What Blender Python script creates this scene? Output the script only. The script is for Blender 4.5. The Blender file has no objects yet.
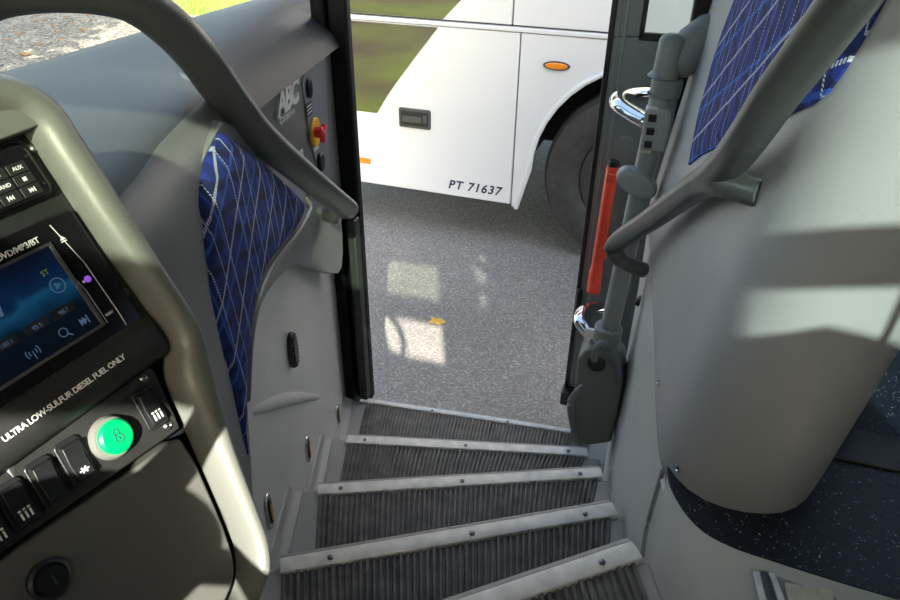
import bpy, bmesh, math, random
from mathutils import Vector, Matrix
from mathutils.geometry import delaunay_2d_cdt
random.seed(7)
S = bpy.context.scene
C = S.collection
V = Vector
PI = math.pi

# ------------------------------------------------------------------ camera
FPX = 690.0
Dn = V((-12, 1100, 690)).normalized()
Lf = V((-2740, -463, 690)); Lf = (Lf - Dn * Lf.dot(Dn)).normalized()
Xc, Zc = -Lf, -Dn
Yc = Zc.cross(Xc)
R = Matrix((Xc, Yc, Zc))
EYE = V((0, 0, 2.06))
cam_d = bpy.data.cameras.new('camera')
cam = bpy.data.objects.new('camera', cam_d); C.objects.link(cam)
cam_d.sensor_width = 36; cam_d.lens = FPX / 900 * 36; cam_d.clip_start = 0.02
cx, cy, cz = R.col[0], -R.col[1], -R.col[2]
cam.matrix_world = Matrix(((cx[0], cy[0], cz[0], EYE[0]), (cx[1], cy[1], cz[1], EYE[1]), (cx[2], cy[2], cz[2], EYE[2]), (0, 0, 0, 1)))
S.camera = cam

def ray(px, py): return R @ V(((px - 450) / FPX, (py - 300) / FPX, 1))
def at(px, py, n, d):
    r = ray(px, py); n = V(n); return EYE + r * ((d - n.dot(EYE)) / n.dot(r))
def at_y(px, py, y): return at(px, py, (0, 1, 0), y)
def at_z(px, py, z): return at(px, py, (0, 0, 1), z)
def at_t(px, py, t): return EYE + ray(px, py) * t

# ------------------------------------------------------------------ materials
def _n(nt, t, **k):
    n = nt.nodes.new(t)
    for a, b in k.items():
        if a in n.inputs.keys(): n.inputs[a].default_value = b
        else: setattr(n, a, b)
    return n
def mat(name, col, rough=.5, metal=0, grain=0, gscale=300, var=0, vscale=6, coat=0, emit=None, estr=0, spec=.5, alt=None):
    m = bpy.data.materials.new(name); m.use_nodes = True
    nt = m.node_tree; L = nt.links
    p = nt.nodes['Principled BSDF']
    c = (*col, 1)
    p.inputs['Base Color'].default_value = c; p.inputs['Roughness'].default_value = rough
    p.inputs['Metallic'].default_value = metal; p.inputs['Coat Weight'].default_value = coat
    p.inputs['Specular IOR Level'].default_value = spec
    if emit: p.inputs['Emission Color'].default_value = (*emit, 1); p.inputs['Emission Strength'].default_value = estr
    tc = _n(nt, 'ShaderNodeTexCoord')
    nz = _n(nt, 'ShaderNodeTexNoise', Scale=vscale, Detail=6.0)
    L.new(tc.outputs['Object'], nz.inputs['Vector'])
    mx = _n(nt, 'ShaderNodeMix', data_type='RGBA')
    lo = alt if alt else tuple(x * (1 - var) for x in col)
    hi = col if alt else tuple(min(1, x * (1 + var)) for x in col)
    mx.inputs['A'].default_value = (*lo, 1); mx.inputs['B'].default_value = (*hi, 1)
    rp = _n(nt, 'ShaderNodeMapRange'); rp.inputs['From Min'].default_value = .35; rp.inputs['From Max'].default_value = .65
    L.new(nz.outputs['Fac'], rp.inputs['Value']); L.new(rp.outputs['Result'], mx.inputs['Factor'])
    L.new(mx.outputs['Result'], p.inputs['Base Color'])
    if grain:
        g = _n(nt, 'ShaderNodeTexNoise', Scale=gscale, Detail=3.0)
        L.new(tc.outputs['Object'], g.inputs['Vector'])
        b = _n(nt, 'ShaderNodeBump', Strength=grain, Distance=.002)
        L.new(g.outputs['Fac'], b.inputs['Height']); L.new(b.outputs['Normal'], p.inputs['Normal'])
    return m

M = {}
M['wall'] = mat('grey moulded plastic', (.64, .635, .615), .34, grain=.12, var=.05)
M['step_grey'] = mat('grey step moulding', (.38, .38, .375), .45, grain=.1, var=.06)
M['panel'] = mat('grey leatherette panel', (.39, .39, .39), .4, grain=.18, gscale=420, var=.04)
M['cowl'] = mat('dark grey cowl', (.058, .059, .062), .5, spec=.25, grain=.35, gscale=420, var=.05)
M['cowl_side'] = mat('cowl side', (.16, .168, .165), .42, grain=.2, gscale=420, var=.04)
M['plate'] = mat('charcoal plate', (.13, .135, .14), .45, grain=.1, var=.04)
M['trim'] = mat('grey trim', (.21, .22, .215), .42, grain=.15, gscale=420, var=.04)
M['bezel'] = mat('grey dash bezel', (.15, .155, .145), .38, grain=.08, gscale=500, var=.03)
M['door_lid'] = mat('pale console lid', (.12, .12, .114), .45, grain=.08, var=.03)
M['handle'] = mat('grey handle coating', (.068, .074, .074), .3, grain=.1, gscale=700, var=.04)
M['black'] = mat('black plastic', (.012, .013, .015), .4, grain=.08, var=.1)
M['blackgloss'] = mat('black gloss', (.008, .008, .01), .12, var=.1)
M['fascia'] = mat('black fascia', (.02, .021, .021), .48, grain=.12, gscale=600, var=.15, vscale=40)
M['jamb'] = mat('black painted frame', (.004, .0045, .006), .5, spec=.25, var=.1)
M['rubber'] = mat('ribbed rubber', (.13, .125, .118), .5, grain=.3, gscale=260, var=.35, vscale=25)
M['alu'] = mat('aluminium nosing', (.86, .85, .82), .38, metal=.05, grain=.05, var=.12, vscale=30)
M['steel'] = mat('dark screw steel', (.25, .25, .25), .3, metal=1, var=.1)
M['chrome'] = mat('chrome', (.75, .76, .78), .09, metal=1, var=.02)
M['ctrl'] = mat('control plate blue grey', (.17, .19, .21), .4, var=.04)
M['doorgrey'] = mat('door slate grey', (.19, .225, .245), .4, grain=.06, var=.06)
M['polegrey'] = mat('pole grey', (.25, .28, .285), .35, var=.05)
M['capgrey'] = mat('cap grey', (.17, .19, .197), .45, grain=.1, var=.05)
M['clampgrey'] = mat('clamp grey', (.3, .33, .35), .4, var=.04)
M['boxgrey'] = mat('motor cover', (.15, .165, .158), .42, grain=.2, var=.08)
M['red'] = mat('red plastic', (.95, .08, .035), .3, coat=.3, var=.05)
M['yellow'] = mat('yellow plastic', (.8, .45, .02), .4, var=.05)
M['redknob'] = mat('red knob', (.75, .03, .05), .4, var=.05)
M['white'] = mat('white print', (.85, .85, .85), .5, var=.02)
M['ink'] = mat('dark blue lettering', (.02, .03, .07), .4, var=.05)
M['silver'] = mat('silver badge', (.72, .72, .72), .35, metal=.15, var=.05)
M['buspaint'] = mat('white bus paint', (.82, .835, .88), .22, coat=.4, var=.012, vscale=2)
M['busdark'] = mat('bus gap black', (.01, .01, .01), .6, var=.1)
M['amber'] = mat('amber lens', (.95, .30, .02), .2, coat=.5, var=.08, vscale=60)
M['tyre'] = mat('tyre rubber', (.045, .045, .046), .65, grain=.3, gscale=150, var=.2, vscale=15)
M['hub'] = mat('wheel hub', (.045, .045, .047), .5, metal=.1, var=.1)
M['latch'] = mat('latch grey', (.07, .075, .08), .45, var=.1)
M['cream'] = mat('cream tile', (.72, .65, .52), .6, var=.08, vscale=60, grain=.1)
M['green'] = mat('lit green button', (.0, .33, .09), .3, emit=(.0, .75, .2), estr=.15, var=.05)
M['ceil'] = mat('ceiling lining', (.12, .12, .125), .8, var=.03)
M['liner'] = mat('side lining', (.11, .11, .115), .6, grain=.1, var=.03)
M['leaf'] = mat('dry leaf', (.42, .22, .05), .7, alt=(.30, .14, .05), vscale=15)
M['leafy'] = mat('yellow leaf', (.8, .5, .06), .6, alt=(.7, .36, .04), vscale=60)
M['grass'] = mat('grass blade', (.20, .38, .03), .6, alt=(.12, .26, .02), vscale=2)
M['soil'] = mat('soil and turf', (.20, .25, .035), .95, alt=(.11, .085, .055), vscale=.9, grain=.4, gscale=40)
M['bark'] = mat('bark', (.13, .09, .06), .9, grain=.5, gscale=30, var=.3)
M['crown'] = mat('leaves', (.07, .12, .03), .6, var=.3)
M['hose'] = mat('grey conduit', (.16, .18, .19), .5, grain=.1, var=.05)
M['seat'] = mat('seat cloth', (.05, .055, .09), .9, var=.2, vscale=80, grain=.2)
M['foam'] = mat('grey door edge trim', (.022, .028, .024), .5, grain=.25, var=.08)

def speckle(name, base, fleck, scale, thr, rough, bumps=.3):
    m = bpy.data.materials.new(name); m.use_nodes = True; nt = m.node_tree; L = nt.links
    p = nt.nodes['Principled BSDF']; p.inputs['Roughness'].default_value = rough
    tc = _n(nt, 'ShaderNodeTexCoord')
    v = _n(nt, 'ShaderNodeTexVoronoi', Scale=scale, feature='F1')
    nz = _n(nt, 'ShaderNodeTexNoise', Scale=scale * .3, Detail=3.0)
    mxv = _n(nt, 'ShaderNodeMix', data_type='VECTOR'); mxv.inputs['Factor'].default_value = .02
    L.new(tc.outputs['Object'], mxv.inputs['A']); L.new(nz.outputs['Color'], mxv.inputs['B'])
    L.new(mxv.outputs['Result'], v.inputs['Vector']); L.new(tc.outputs['Object'], nz.inputs['Vector'])
    sep = _n(nt, 'ShaderNodeSeparateColor'); L.new(v.outputs['Color'], sep.inputs['Color'])
    pick = _n(nt, 'ShaderNodeMath', operation='GREATER_THAN'); pick.inputs[1].default_value = thr
    L.new(sep.outputs['Red'], pick.inputs[0])
    near = _n(nt, 'ShaderNodeMath', operation='LESS_THAN'); near.inputs[1].default_value = .3
    L.new(v.outputs['Distance'], near.inputs[0])
    mul = _n(nt, 'ShaderNodeMath', operation='MULTIPLY'); L.new(pick.outputs[0], mul.inputs[0]); L.new(near.outputs[0], mul.inputs[1])
    mx = _n(nt, 'ShaderNodeMix', data_type='RGBA'); mx.inputs['A'].default_value = (*base, 1); mx.inputs['B'].default_value = (*fleck, 1)
    L.new(mul.outputs[0], mx.inputs['Factor']); L.new(mx.outputs['Result'], p.inputs['Base Color'])
    b = _n(nt, 'ShaderNodeBump', Strength=bumps, Distance=.002); L.new(nz.outputs['Fac'], b.inputs['Height']); L.new(b.outputs['Normal'], p.inputs['Normal'])
    return m
M['floor'] = speckle('navy speckled vinyl', (.007, .011, .021), (.5, .55, .62), 300, .885, .45)
M['floor'].node_tree.nodes['Principled BSDF'].inputs['Roughness'].default_value = .45

def stones(name, cols, scale, rough=.9, bump=.6, dist=.01):
    m = bpy.data.materials.new(name); m.use_nodes = True; nt = m.node_tree; L = nt.links
    p = nt.nodes['Principled BSDF']; p.inputs['Roughness'].default_value = rough
    tc = _n(nt, 'ShaderNodeTexCoord')
    v = _n(nt, 'ShaderNodeTexVoronoi', Scale=scale); L.new(tc.outputs['Object'], v.inputs['Vector'])
    sep = _n(nt, 'ShaderNodeSeparateColor'); L.new(v.outputs['Color'], sep.inputs['Color'])
    cr = _n(nt, 'ShaderNodeValToRGB'); e = cr.color_ramp.elements
    e[0].color = (*cols[0], 1); e[1].color = (*cols[-1], 1)
    for i, c in enumerate(cols[1:-1]):
        x = e.new((i + 1) / (len(cols) - 1)); x.color = (*c, 1)
    L.new(sep.outputs['Red'], cr.inputs['Fac'])
    nz = _n(nt, 'ShaderNodeTexNoise', Scale=1.3, Detail=5.0); L.new(tc.outputs['Object'], nz.inputs['Vector'])
    mr = _n(nt, 'ShaderNodeMapRange'); mr.inputs['From Min'].default_value = .3; mr.inputs['From Max'].default_value = .7
    mr.inputs['To Min'].default_value = .82; mr.inputs['To Max'].default_value = 1.12
    L.new(nz.outputs['Fac'], mr.inputs['Value'])
    mx = _n(nt, 'ShaderNodeMix', data_type='RGBA', blend_type='MULTIPLY'); mx.inputs['Factor'].default_value = 1
    L.new(cr.outputs['Color'], mx.inputs['A']); L.new(mr.outputs['Result'], mx.inputs['B'])
    L.new(mx.outputs['Result'], p.inputs['Base Color'])
    b = _n(nt, 'ShaderNodeBump', Strength=bump, Distance=dist); b.invert = True
    L.new(v.outputs['Distance'], b.inputs['Height']); L.new(b.outputs['Normal'], p.inputs['Normal'])
    return m
M['asphalt'] = stones('asphalt', [(.17, .155, .145), (.225, .207, .195), (.245, .228, .213), (.265, .244, .227), (.43, .39, .35)], 130, .85, .5, .006)
M['gravel'] = stones('gravel', [(.11, .095, .075), (.24, .215, .175), (.36, .32, .25), (.48, .42, .32)], 26, .95, 1, .03)

def glass(name, tint, refl=.08):
    m = bpy.data.materials.new(name); m.use_nodes = True; nt = m.node_tree; L = nt.links
    nt.nodes.remove(nt.nodes['Principled BSDF'])
    out = nt.nodes['Material Output']
    t = _n(nt, 'ShaderNodeBsdfTransparent', Color=(*tint, 1)); g = _n(nt, 'ShaderNodeBsdfGlossy', Roughness=.02, Color=(1, 1, 1, 1))
    lw = _n(nt, 'ShaderNodeLayerWeight', Blend=.5)
    pw = _n(nt, 'ShaderNodeMath', operation='POWER'); pw.inputs[1].default_value = 5; L.new(lw.outputs['Facing'], pw.inputs[0])
    ma = _n(nt, 'ShaderNodeMath', operation='MULTIPLY_ADD'); ma.inputs[1].default_value = .9; ma.inputs[2].default_value = .04; L.new(pw.outputs[0], ma.inputs[0])
    mx = _n(nt, 'ShaderNodeMixShader')
    L.new(ma.outputs[0], mx.inputs[0]); L.new(t.outputs[0], mx.inputs[1]); L.new(g.outputs[0], mx.inputs[2]); L.new(mx.outputs[0], out.inputs['Surface'])
    return m
M['clearglass'] = glass('clear glass', (.95, .96, .94))
M['tintglass'] = glass('green tinted glass', (.46, .52, .52))
M['topglass'] = glass('pale green glass', (.53, .58, .52))
M['doorglass'] = glass('door glass', (.85, .9, .88))
M['blueglass'] = glass('grey tinted glass', (.46, .53, .62))
def darkglass():
    m = mat('dark tinted bus glass', (.012, .013, .012), .03, coat=0, var=.05)
    p = m.node_tree.nodes['Principled BSDF']; p.inputs['IOR'].default_value = 2.3; p.inputs['Roughness'].default_value = .03; return m
M['busglass'] = darkglass()

def fabric():
    m = bpy.data.materials.new('blue plaid moquette'); m.use_nodes = True; nt = m.node_tree; L = nt.links
    p = nt.nodes['Principled BSDF']; p.inputs['Roughness'].default_value = .9
    uv = _n(nt, 'ShaderNodeUVMap'); sp = _n(nt, 'ShaderNodeSeparateXYZ')
    L.new(uv.outputs['UV'], sp.inputs[0])
    nz = _n(nt, 'ShaderNodeTexNoise', Scale=14.0, Detail=2.0); L.new(uv.outputs['UV'], nz.inputs['Vector'])
    fine = _n(nt, 'ShaderNodeTexNoise', Scale=420.0, Detail=2.0); L.new(uv.outputs['UV'], fine.inputs['Vector'])
    def mth(op, a, b=None, c=None):
        n = _n(nt, 'ShaderNodeMath', operation=op)
        for i, x in enumerate((a, b, c)):
            if x is None: continue
            if hasattr(x, 'is_output'): L.new(x, n.inputs[i])
            else: n.inputs[i].default_value = x
        return n.outputs[0]
    U_, V_ = sp.outputs[0], sp.outputs[1]
    def line(a, b, period, width, phase, wob=.004, dash=None):
        d = mth('ADD', mth('MULTIPLY', U_, a), mth('MULTIPLY', V_, b))
        d = mth('ADD', d, mth('MULTIPLY', nz.outputs['Fac'], wob))
        fr = mth('FRACT', mth('ADD', mth('DIVIDE', d, period), phase))
        hit = mth('LESS_THAN', mth('ABSOLUTE', mth('SUBTRACT', fr, .5)), width / period / 2)
        if dash is not None:
            e = mth('SUBTRACT', mth('MULTIPLY', V_, a), mth('MULTIPLY', U_, b))
            g = mth('LESS_THAN', mth('FRACT', mth('DIVIDE', mth('ADD', e, mth('MULTIPLY', d, .6)), dash)), .62)
            hit = mth('MULTIPLY', hit, g)
        return hit
    cur = None
    def layer(fac, col):
        nonlocal cur
        mx = _n(nt, 'ShaderNodeMix', data_type='RGBA')
        if cur is None: mx.inputs['A'].default_value = (.010, .022, .155, 1)
        else: L.new(cur, mx.inputs['A'])
        mx.inputs['B'].default_value = (*col, 1); L.new(fac, mx.inputs['Factor']); cur = mx.outputs['Result']
    layer(line(.97, .25, .034, .012, .2, .03), (.014, .032, .26))
    layer(line(.3, .95, .041, .014, .6, .04), (.007, .012, .085))
    layer(line(.97, .25, .085, .006, .1, .006), (.02, .09, .42))
    layer(line(-.45, .89, .10, .007, .3, .01), (.02, .10, .45))
    layer(mth('MULTIPLY', line(.98, .17, .075, .0028, .55, .004, .005), 1.0), (.55, .58, .68))
    layer(line(-.55, .83, .088, .0055, .75, .006, .0045), (.60, .62, .72))
    layer(line(.98, .17, .15, .0016, .8, .004), (.45, .50, .66))
    mm = _n(nt, 'ShaderNodeMix', data_type='RGBA', blend_type='MULTIPLY'); mm.inputs['Factor'].default_value = 1
    mr = _n(nt, 'ShaderNodeMapRange'); mr.inputs['From Min'].default_value = .3; mr.inputs['From Max'].default_value = .7; mr.inputs['To Min'].default_value = .65; mr.inputs['To Max'].default_value = 1.3
    L.new(fine.outputs['Fac'], mr.inputs['Value']); L.new(cur, mm.inputs['A']); L.new(mr.outputs['Result'], mm.inputs['B'])
    L.new(mm.outputs['Result'], p.inputs['Base Color'])
    b = _n(nt, 'ShaderNodeBump', Strength=.5, Distance=.001); L.new(fine.outputs['Fac'], b.inputs['Height']); L.new(b.outputs['Normal'], p.inputs['Normal'])
    return m
M['fabric'] = fabric()

def screen_mat():
    m = bpy.data.materials.new('radio screen'); m.use_nodes = True; nt = m.node_tree; L = nt.links
    p = nt.nodes['Principled BSDF']; p.inputs['Roughness'].default_value = .15; p.inputs['Base Color'].default_value = (.004, .006, .012, 1)
    uv = _n(nt, 'ShaderNodeUVMap'); sp = _n(nt, 'ShaderNodeSeparateXYZ'); L.new(uv.outputs['UV'], sp.inputs[0])
    nz = _n(nt, 'ShaderNodeTexNoise', Scale=40.0, Detail=4.0); L.new(uv.outputs['UV'], nz.inputs['Vector'])
    a = _n(nt, 'ShaderNodeMath', operation='MULTIPLY_ADD'); a.inputs[1].default_value = 13.0; a.inputs[2].default_value = -.1
    L.new(sp.outputs[1], a.inputs[0])
    b = _n(nt, 'ShaderNodeMath', operation='MULTIPLY_ADD'); b.inputs[1].default_value = .35; L.new(nz.outputs['Fac'], b.inputs[0]); L.new(a.outputs[0], b.inputs[2])
    cr = _n(nt, 'ShaderNodeValToRGB'); e = cr.color_ramp.elements
    e[0].position = .0; e[0].color = (.002, .005, .012, 1); e[1].position = 1; e[1].color = (.004, .012, .05, 1)
    for ps, c in ((.38, (.003, .012, .03, 1)), (.55, (.01, .13, .30, 1)), (.64, (.02, .20, .42, 1)), (.70, (.006, .05, .17, 1))):
        x = e.new(ps); x.color = c
    L.new(b.outputs[0], cr.inputs['Fac']); L.new(cr.outputs['Color'], p.inputs['Emission Color']); p.inputs['Emission Strength'].default_value = .10
    return m
M['screen'] = screen_mat()
M['icon'] = mat('screen icon glow', (.05, .1, .2), .4, emit=(.3, .5, .9), estr=.05, var=.02)
M['iconlime'] = mat('screen lime icon', (.1, .12, .02), .4, emit=(.6, .8, .1), estr=.05, var=.02)
M['purple'] = mat('purple indicator', (.1, .02, .2), .4, emit=(.35, .1, .8), estr=.3, var=.02)

# ------------------------------------------------------------------ object helpers
MW = {}
def root(name, label, cat, loc=(0, 0, 0), group=None, mtx=None, kind=None):
    o = bpy.data.objects.new(name, None); C.objects.link(o); o.empty_display_size = .05
    m = mtx if mtx is not None else Matrix.Translation(V(loc))
    o.matrix_world = m; MW[o.name] = m.copy()
    if kind: o['kind'] = kind
    if label: o['label'] = label
    if cat: o['category'] = cat
    if group: o['group'] = group
    return o
def obj(name, bm, m, parent=None, world=True, smooth=35, bev=0, label=None, cat=None, group=None, kind=None, seg=2, recalc=True):
    if recalc: bmesh.ops.recalc_face_normals(bm, faces=bm.faces)
    me = bpy.data.meshes.new(name)
    o = bpy.data.objects.new(name, me)
    if parent is not None:
        w = MW[parent.name]
        if world: bm.transform(w.inverted())
        bm.to_mesh(me); o.parent = parent; 
    else:
        xs = [v.co for v in bm.verts]
        c = V(((min(v[0] for v in xs) + max(v[0] for v in xs)) / 2, (min(v[1] for v in xs) + max(v[1] for v in xs)) / 2, min(v[2] for v in xs)))
        w = Matrix.Translation(c); bm.transform(w.inverted()); bm.to_mesh(me); o.matrix_world = w
    bm.free()
    me.materials.append(m)
    C.objects.link(o); MW[o.name] = w.copy()
    if smooth:
        me.shade_smooth(); me.set_sharp_from_angle(angle=math.radians(smooth))
    if bev:
        b = o.modifiers.new('bevel', 'BEVEL'); b.width = bev; b.segments = seg; b.limit_method = 'ANGLE'; b.angle_limit = math.radians(40); b.harden_normals = False
    if label: o['label'] = label
    if cat: o['category'] = cat
    if group: o['group'] = group
    if kind: o['kind'] = kind
    return o
def struct(name, bm, m, **k): return obj(name, bm, m, kind='structure', **k)
def B(): return bmesh.new()

def box(bm, c, s, mtx=None):
    c = V(c); s = V(s) / 2
    vs = []
    for z in (-1, 1):
        for x, y in ((-1, -1), (1, -1), (1, 1), (-1, 1)):
            p = V((x * s[0], y * s[1], z * s[2]))
            if mtx: p = mtx @ p
            vs.append(bm.verts.new(c + p))
    for f in ((3, 2, 1, 0), (4, 5, 6, 7), (0, 1, 5, 4), (1, 2, 6, 5), (2, 3, 7, 6), (3, 0, 4, 7)): bm.faces.new([vs[i] for i in f])
def box2(bm, a, b): box(bm, [(p + q) / 2 for p, q in zip(a, b)], [abs(q - p) for p, q in zip(a, b)])
def prism(bm, pts, vec):
    a = [bm.verts.new(V(p)) for p in pts]; b = [bm.verts.new(V(p) + V(vec)) for p in pts]
    n = len(a); bm.faces.new(a[::-1]); bm.faces.new(b)
    for i in range(n): bm.faces.new((a[i], a[(i + 1) % n], b[(i + 1) % n], b[i]))
def crp(pts, n=8, closed=False):
    P = [V(p) for p in pts]; out = []; N = len(P)
    rng = range(N) if closed else range(N - 1)
    for i in rng:
        if closed: p0, p1, p2, p3 = P[i - 1], P[i], P[(i + 1) % N], P[(i + 2) % N]
        else: p0, p1, p2, p3 = P[max(i - 1, 0)], P[i], P[i + 1], P[min(i + 2, N - 1)]
        for k in range(n):
            t = k / n
            out.append(.5 * ((2 * p1) + (p2 - p0) * t + (2 * p0 - 5 * p1 + 4 * p2 - p3) * t * t + (3 * p1 - p0 - 3 * p2 + p3) * t ** 3))
    if not closed: out.append(P[-1])
    return out
def tube(bm, pts, r, seg=16, flat=1.0, up=(0, 0, 1), closed=False, dome=True):
    """swept tube; flat scales the section along the second axis"""
    P = [V(p) for p in pts]; n = len(P); up = V(up)
    rr = r if isinstance(r, (list, tuple)) else [r] * n
    if len(rr) != n:
        q = rr; rr = []
        for i in range(n):
            x = i / (n - 1) * (len(q) - 1); j = min(int(x), len(q) - 2); rr.append(q[j] + (q[j + 1] - q[j]) * (x - j))
    rings = []
    def ring(c, tan, rad):
        a = tan.cross(up)
        if a.length < 1e-4: a = tan.cross(V((0.3, 1, 0.1)))
        a.normalize(); b = a.cross(tan).normalized()
        return [bm.verts.new(c + a * math.cos(2 * PI * k / seg) * rad + b * math.sin(2 * PI * k / seg) * rad * flat) for k in range(seg)]
    for i in range(n):
        if closed: t = P[(i + 1) % n] - P[i - 1]
        else: t = P[min(i + 1, n - 1)] - P[max(i - 1, 0)]
        t.normalize()
        if dome and not closed and i == 0:
            for f, s in ((.85, .45), (.45, .85)): rings.append(ring(P[0] - t * rr[0] * f * .6, t, rr[0] * s))
        rings.append(ring(P[i], t, rr[i]))
        if dome and not closed and i == n - 1:
            for f, s in ((.45, .85), (.85, .45)): rings.append(ring(P[-1] + t * rr[-1] * f * .6, t, rr[-1] * s))
    m = len(rings)
    for i in range(m if closed else m - 1):
        a, b = rings[i], rings[(i + 1) % m]
        for k in range(seg): bm.faces.new((a[k], a[(k + 1) % seg], b[(k + 1) % seg], b[k]))
    if not closed: bm.faces.new(rings[0][::-1]); bm.faces.new(rings[-1])
def cyl(bm, a, b, r, seg=24, r2=None): tube(bm, [a, b], [r, r if r2 is None else r2], seg, dome=False, up=(.31, .2, .93) if abs((V(b) - V(a)).normalized().z) > .95 else (0, 0, 1))
def lathe(bm, prof, o, ax, seg=32):
    """profile of (radius, distance along the axis)"""
    o = V(o); ax = V(ax).normalized(); a = ax.cross(V((.1, .3, 1)) if abs(ax.z) < .9 else V((1, .2, .1))).normalized(); b = ax.cross(a)
    rings = [[bm.verts.new(o + ax * d + (a * math.cos(2 * PI * k / seg) + b * math.sin(2 * PI * k / seg)) * max(r, 1e-4)) for k in range(seg)] for r, d in prof]
    for p, q in zip(rings, rings[1:]):
        for k in range(seg): bm.faces.new((p[k], p[(k + 1) % seg], q[(k + 1) % seg], q[k]))
    bm.faces.new(rings[0][::-1]); bm.faces.new(rings[-1])
def grid(bm, rows, thick=None):
    vs = [[bm.verts.new(V(p)) for p in r] for r in rows]
    for a, b in zip(vs, vs[1:]):
        for i in range(len(a) - 1): bm.faces.new((a[i], a[i + 1], b[i + 1], b[i]))
    return vs
def solidify(bm, t):
    bmesh.ops.recalc_face_normals(bm, faces=bm.faces)
    bmesh.ops.solidify(bm, geom=bm.faces[:], thickness=t)
def inside(p, poly):
    c = False; n = len(poly)
    for i in range(n):
        a, b = poly[i], poly[i - 1]
        if (a[1] > p[1]) != (b[1] > p[1]) and p[0] < (b[0] - a[0]) * (p[1] - a[1]) / (b[1] - a[1]) + a[0]: c = not c
    return c
class Surf:
    """a vertical-ish surface: plan polyline (smoothed) with a lean in x; coordinates s (arc length) and z"""
    def __init__(self, plan, z0=0, lean=0, smooth=True, side=1):
        P = [V((x, y, 0)) for x, y in plan]
        self.P = crp(P, 10) if smooth else P
        self.S = [0]
        for a, b in zip(self.P, self.P[1:]): self.S.append(self.S[-1] + (b - a).length)
        self.z0, self.lean, self.side = z0, lean, side
    def f(self, s, z, off=0):
        P, S_ = self.P, self.S
        i = 0
        while i < len(S_) - 2 and S_[i + 1] < s: i += 1
        t = (s - S_[i]) / (S_[i + 1] - S_[i])
        p = P[i].lerp(P[i + 1], t) if 0 <= t <= 1 else P[i] + (P[i + 1] - P[i]) * t
        d0 = (P[i + 1] - P[i]).normalized()
        j = min(i + 1, len(P) - 2); d1 = (P[j + 1] - P[j]).normalized(); k = max(i - 1, 0); dm = (P[k + 1] - P[k]).normalized()
        d = ((dm + d0) * .5).lerp((d0 + d1) * .5, min(max(t, 0), 1)).normalized()
        n = V((d.y, -d.x, 0)) * self.side
        return V((p.x + self.lean * (z - self.z0), p.y, z)) + n * off
    def inv(self, px, py, off=0):
        q = None; best = 1e9; r = ray(px, py); r.normalize()
        def err(s, z):
            d = self.f(s, z, off) - EYE; return (d - r * d.dot(r)).length if d.dot(r) > 0 else 9
        sm = self.S[-1]
        for i in range(26):
            for j in range(14):
                s, z = sm * i / 25, .3 + 1.9 * j / 13
                e = err(s, z)
                d = (self.f(s, z, off) - EYE).length
                if e / d < best: best = e / d; q = [s, z]
        h = [sm / 25, .15]
        for _ in range(60):
            moved = False
            for k in (0, 1):
                for sg in (1, -1):
                    q2 = q[:]; q2[k] += sg * h[k]
                    if err(*q2) < err(*q): q = q2; moved = True
            for sg in (1, -1):
                for sg2 in (1, -1):
                    q2 = [q[0] + sg * h[0], q[1] + sg2 * h[1]]
                    if err(*q2) < err(*q): q = q2; moved = True
            if not moved: h = [h[0] * .6, h[1] * .6]
        return q
    def outline(self, pxs, n=6, closed=True, off=0, smooth=True):
        o = [self.inv(*p, off) for p in pxs]
        if smooth: o = [(v.x, v.y) for v in crp([V((a, b, 0)) for a, b in o], n, closed)]
        return o
def sheet(bm, F, poly, off, thick, step=.05, uvs=False, dome=0):
    """closed 2-D outline poly in (s,z) wrapped on surface function F(s,z,off), with real thickness"""
    poly = [V((p[0], p[1])) for p in poly]; n = len(poly)
    area = sum(poly[i - 1].x * poly[i].y - poly[i].x * poly[i - 1].y for i in range(n))
    if area < 0: poly = poly[::-1]
    pts = list(poly)
    x0, x1 = min(p.x for p in poly), max(p.x for p in poly); y0, y1 = min(p.y for p in poly), max(p.y for p in poly)
    nx, ny = int((x1 - x0) / step) + 1, int((y1 - y0) / step) + 1
    def dist(q):
        m = 9
        for i in range(n):
            a, b = poly[i - 1], poly[i]; ab = b - a; L2 = ab.length_squared
            t = 0 if L2 == 0 else max(0, min(1, (q - a).dot(ab) / L2)); m = min(m, (q - a - ab * t).length)
        return m
    for i in range(1, nx + 1):
        for j in range(1, ny + 1):
            q = V((x0 + (i - .5) * (x1 - x0) / nx, y0 + (j - .5) * (y1 - y0) / ny))
            if inside(q, poly) and dist(q) > step * .3: pts.append(q)
    vs, es, fs, *_ = delaunay_2d_cdt(pts, [(i, (i + 1) % n) for i in range(n)], [], 1, 1e-6)
    def h(v):
        if not dome: return off + thick
        d = min(dist(v) / .05, 1); return off + thick + dome * math.sqrt(1 - (1 - d) ** 2)
    top = [bm.verts.new(F(v[0], v[1], h(v))) for v in vs]; bot = [bm.verts.new(F(v[0], v[1], off)) for v in vs]
    uvl = bm.loops.layers.uv.new('UVMap') if uvs else None
    edges = {}
    for f in fs:
        for a, b in zip(f, f[1:] + f[:1]): edges[(a, b)] = 1
        for g, arr in ((f, top), (f[::-1], bot)):
            fc = bm.faces.new([arr[i] for i in g])
            if uvs:
                for lp, i in zip(fc.loops, g): lp[uvl].uv = vs[i]
    for (a, b) in list(edges):
        if (b, a) not in edges:
            fc = bm.faces.new((bot[a], bot[b], top[b], top[a]))
            if uvs:
                for lp, i in zip(fc.loops, (a, b, b, a)): lp[uvl].uv = vs[i]
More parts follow.
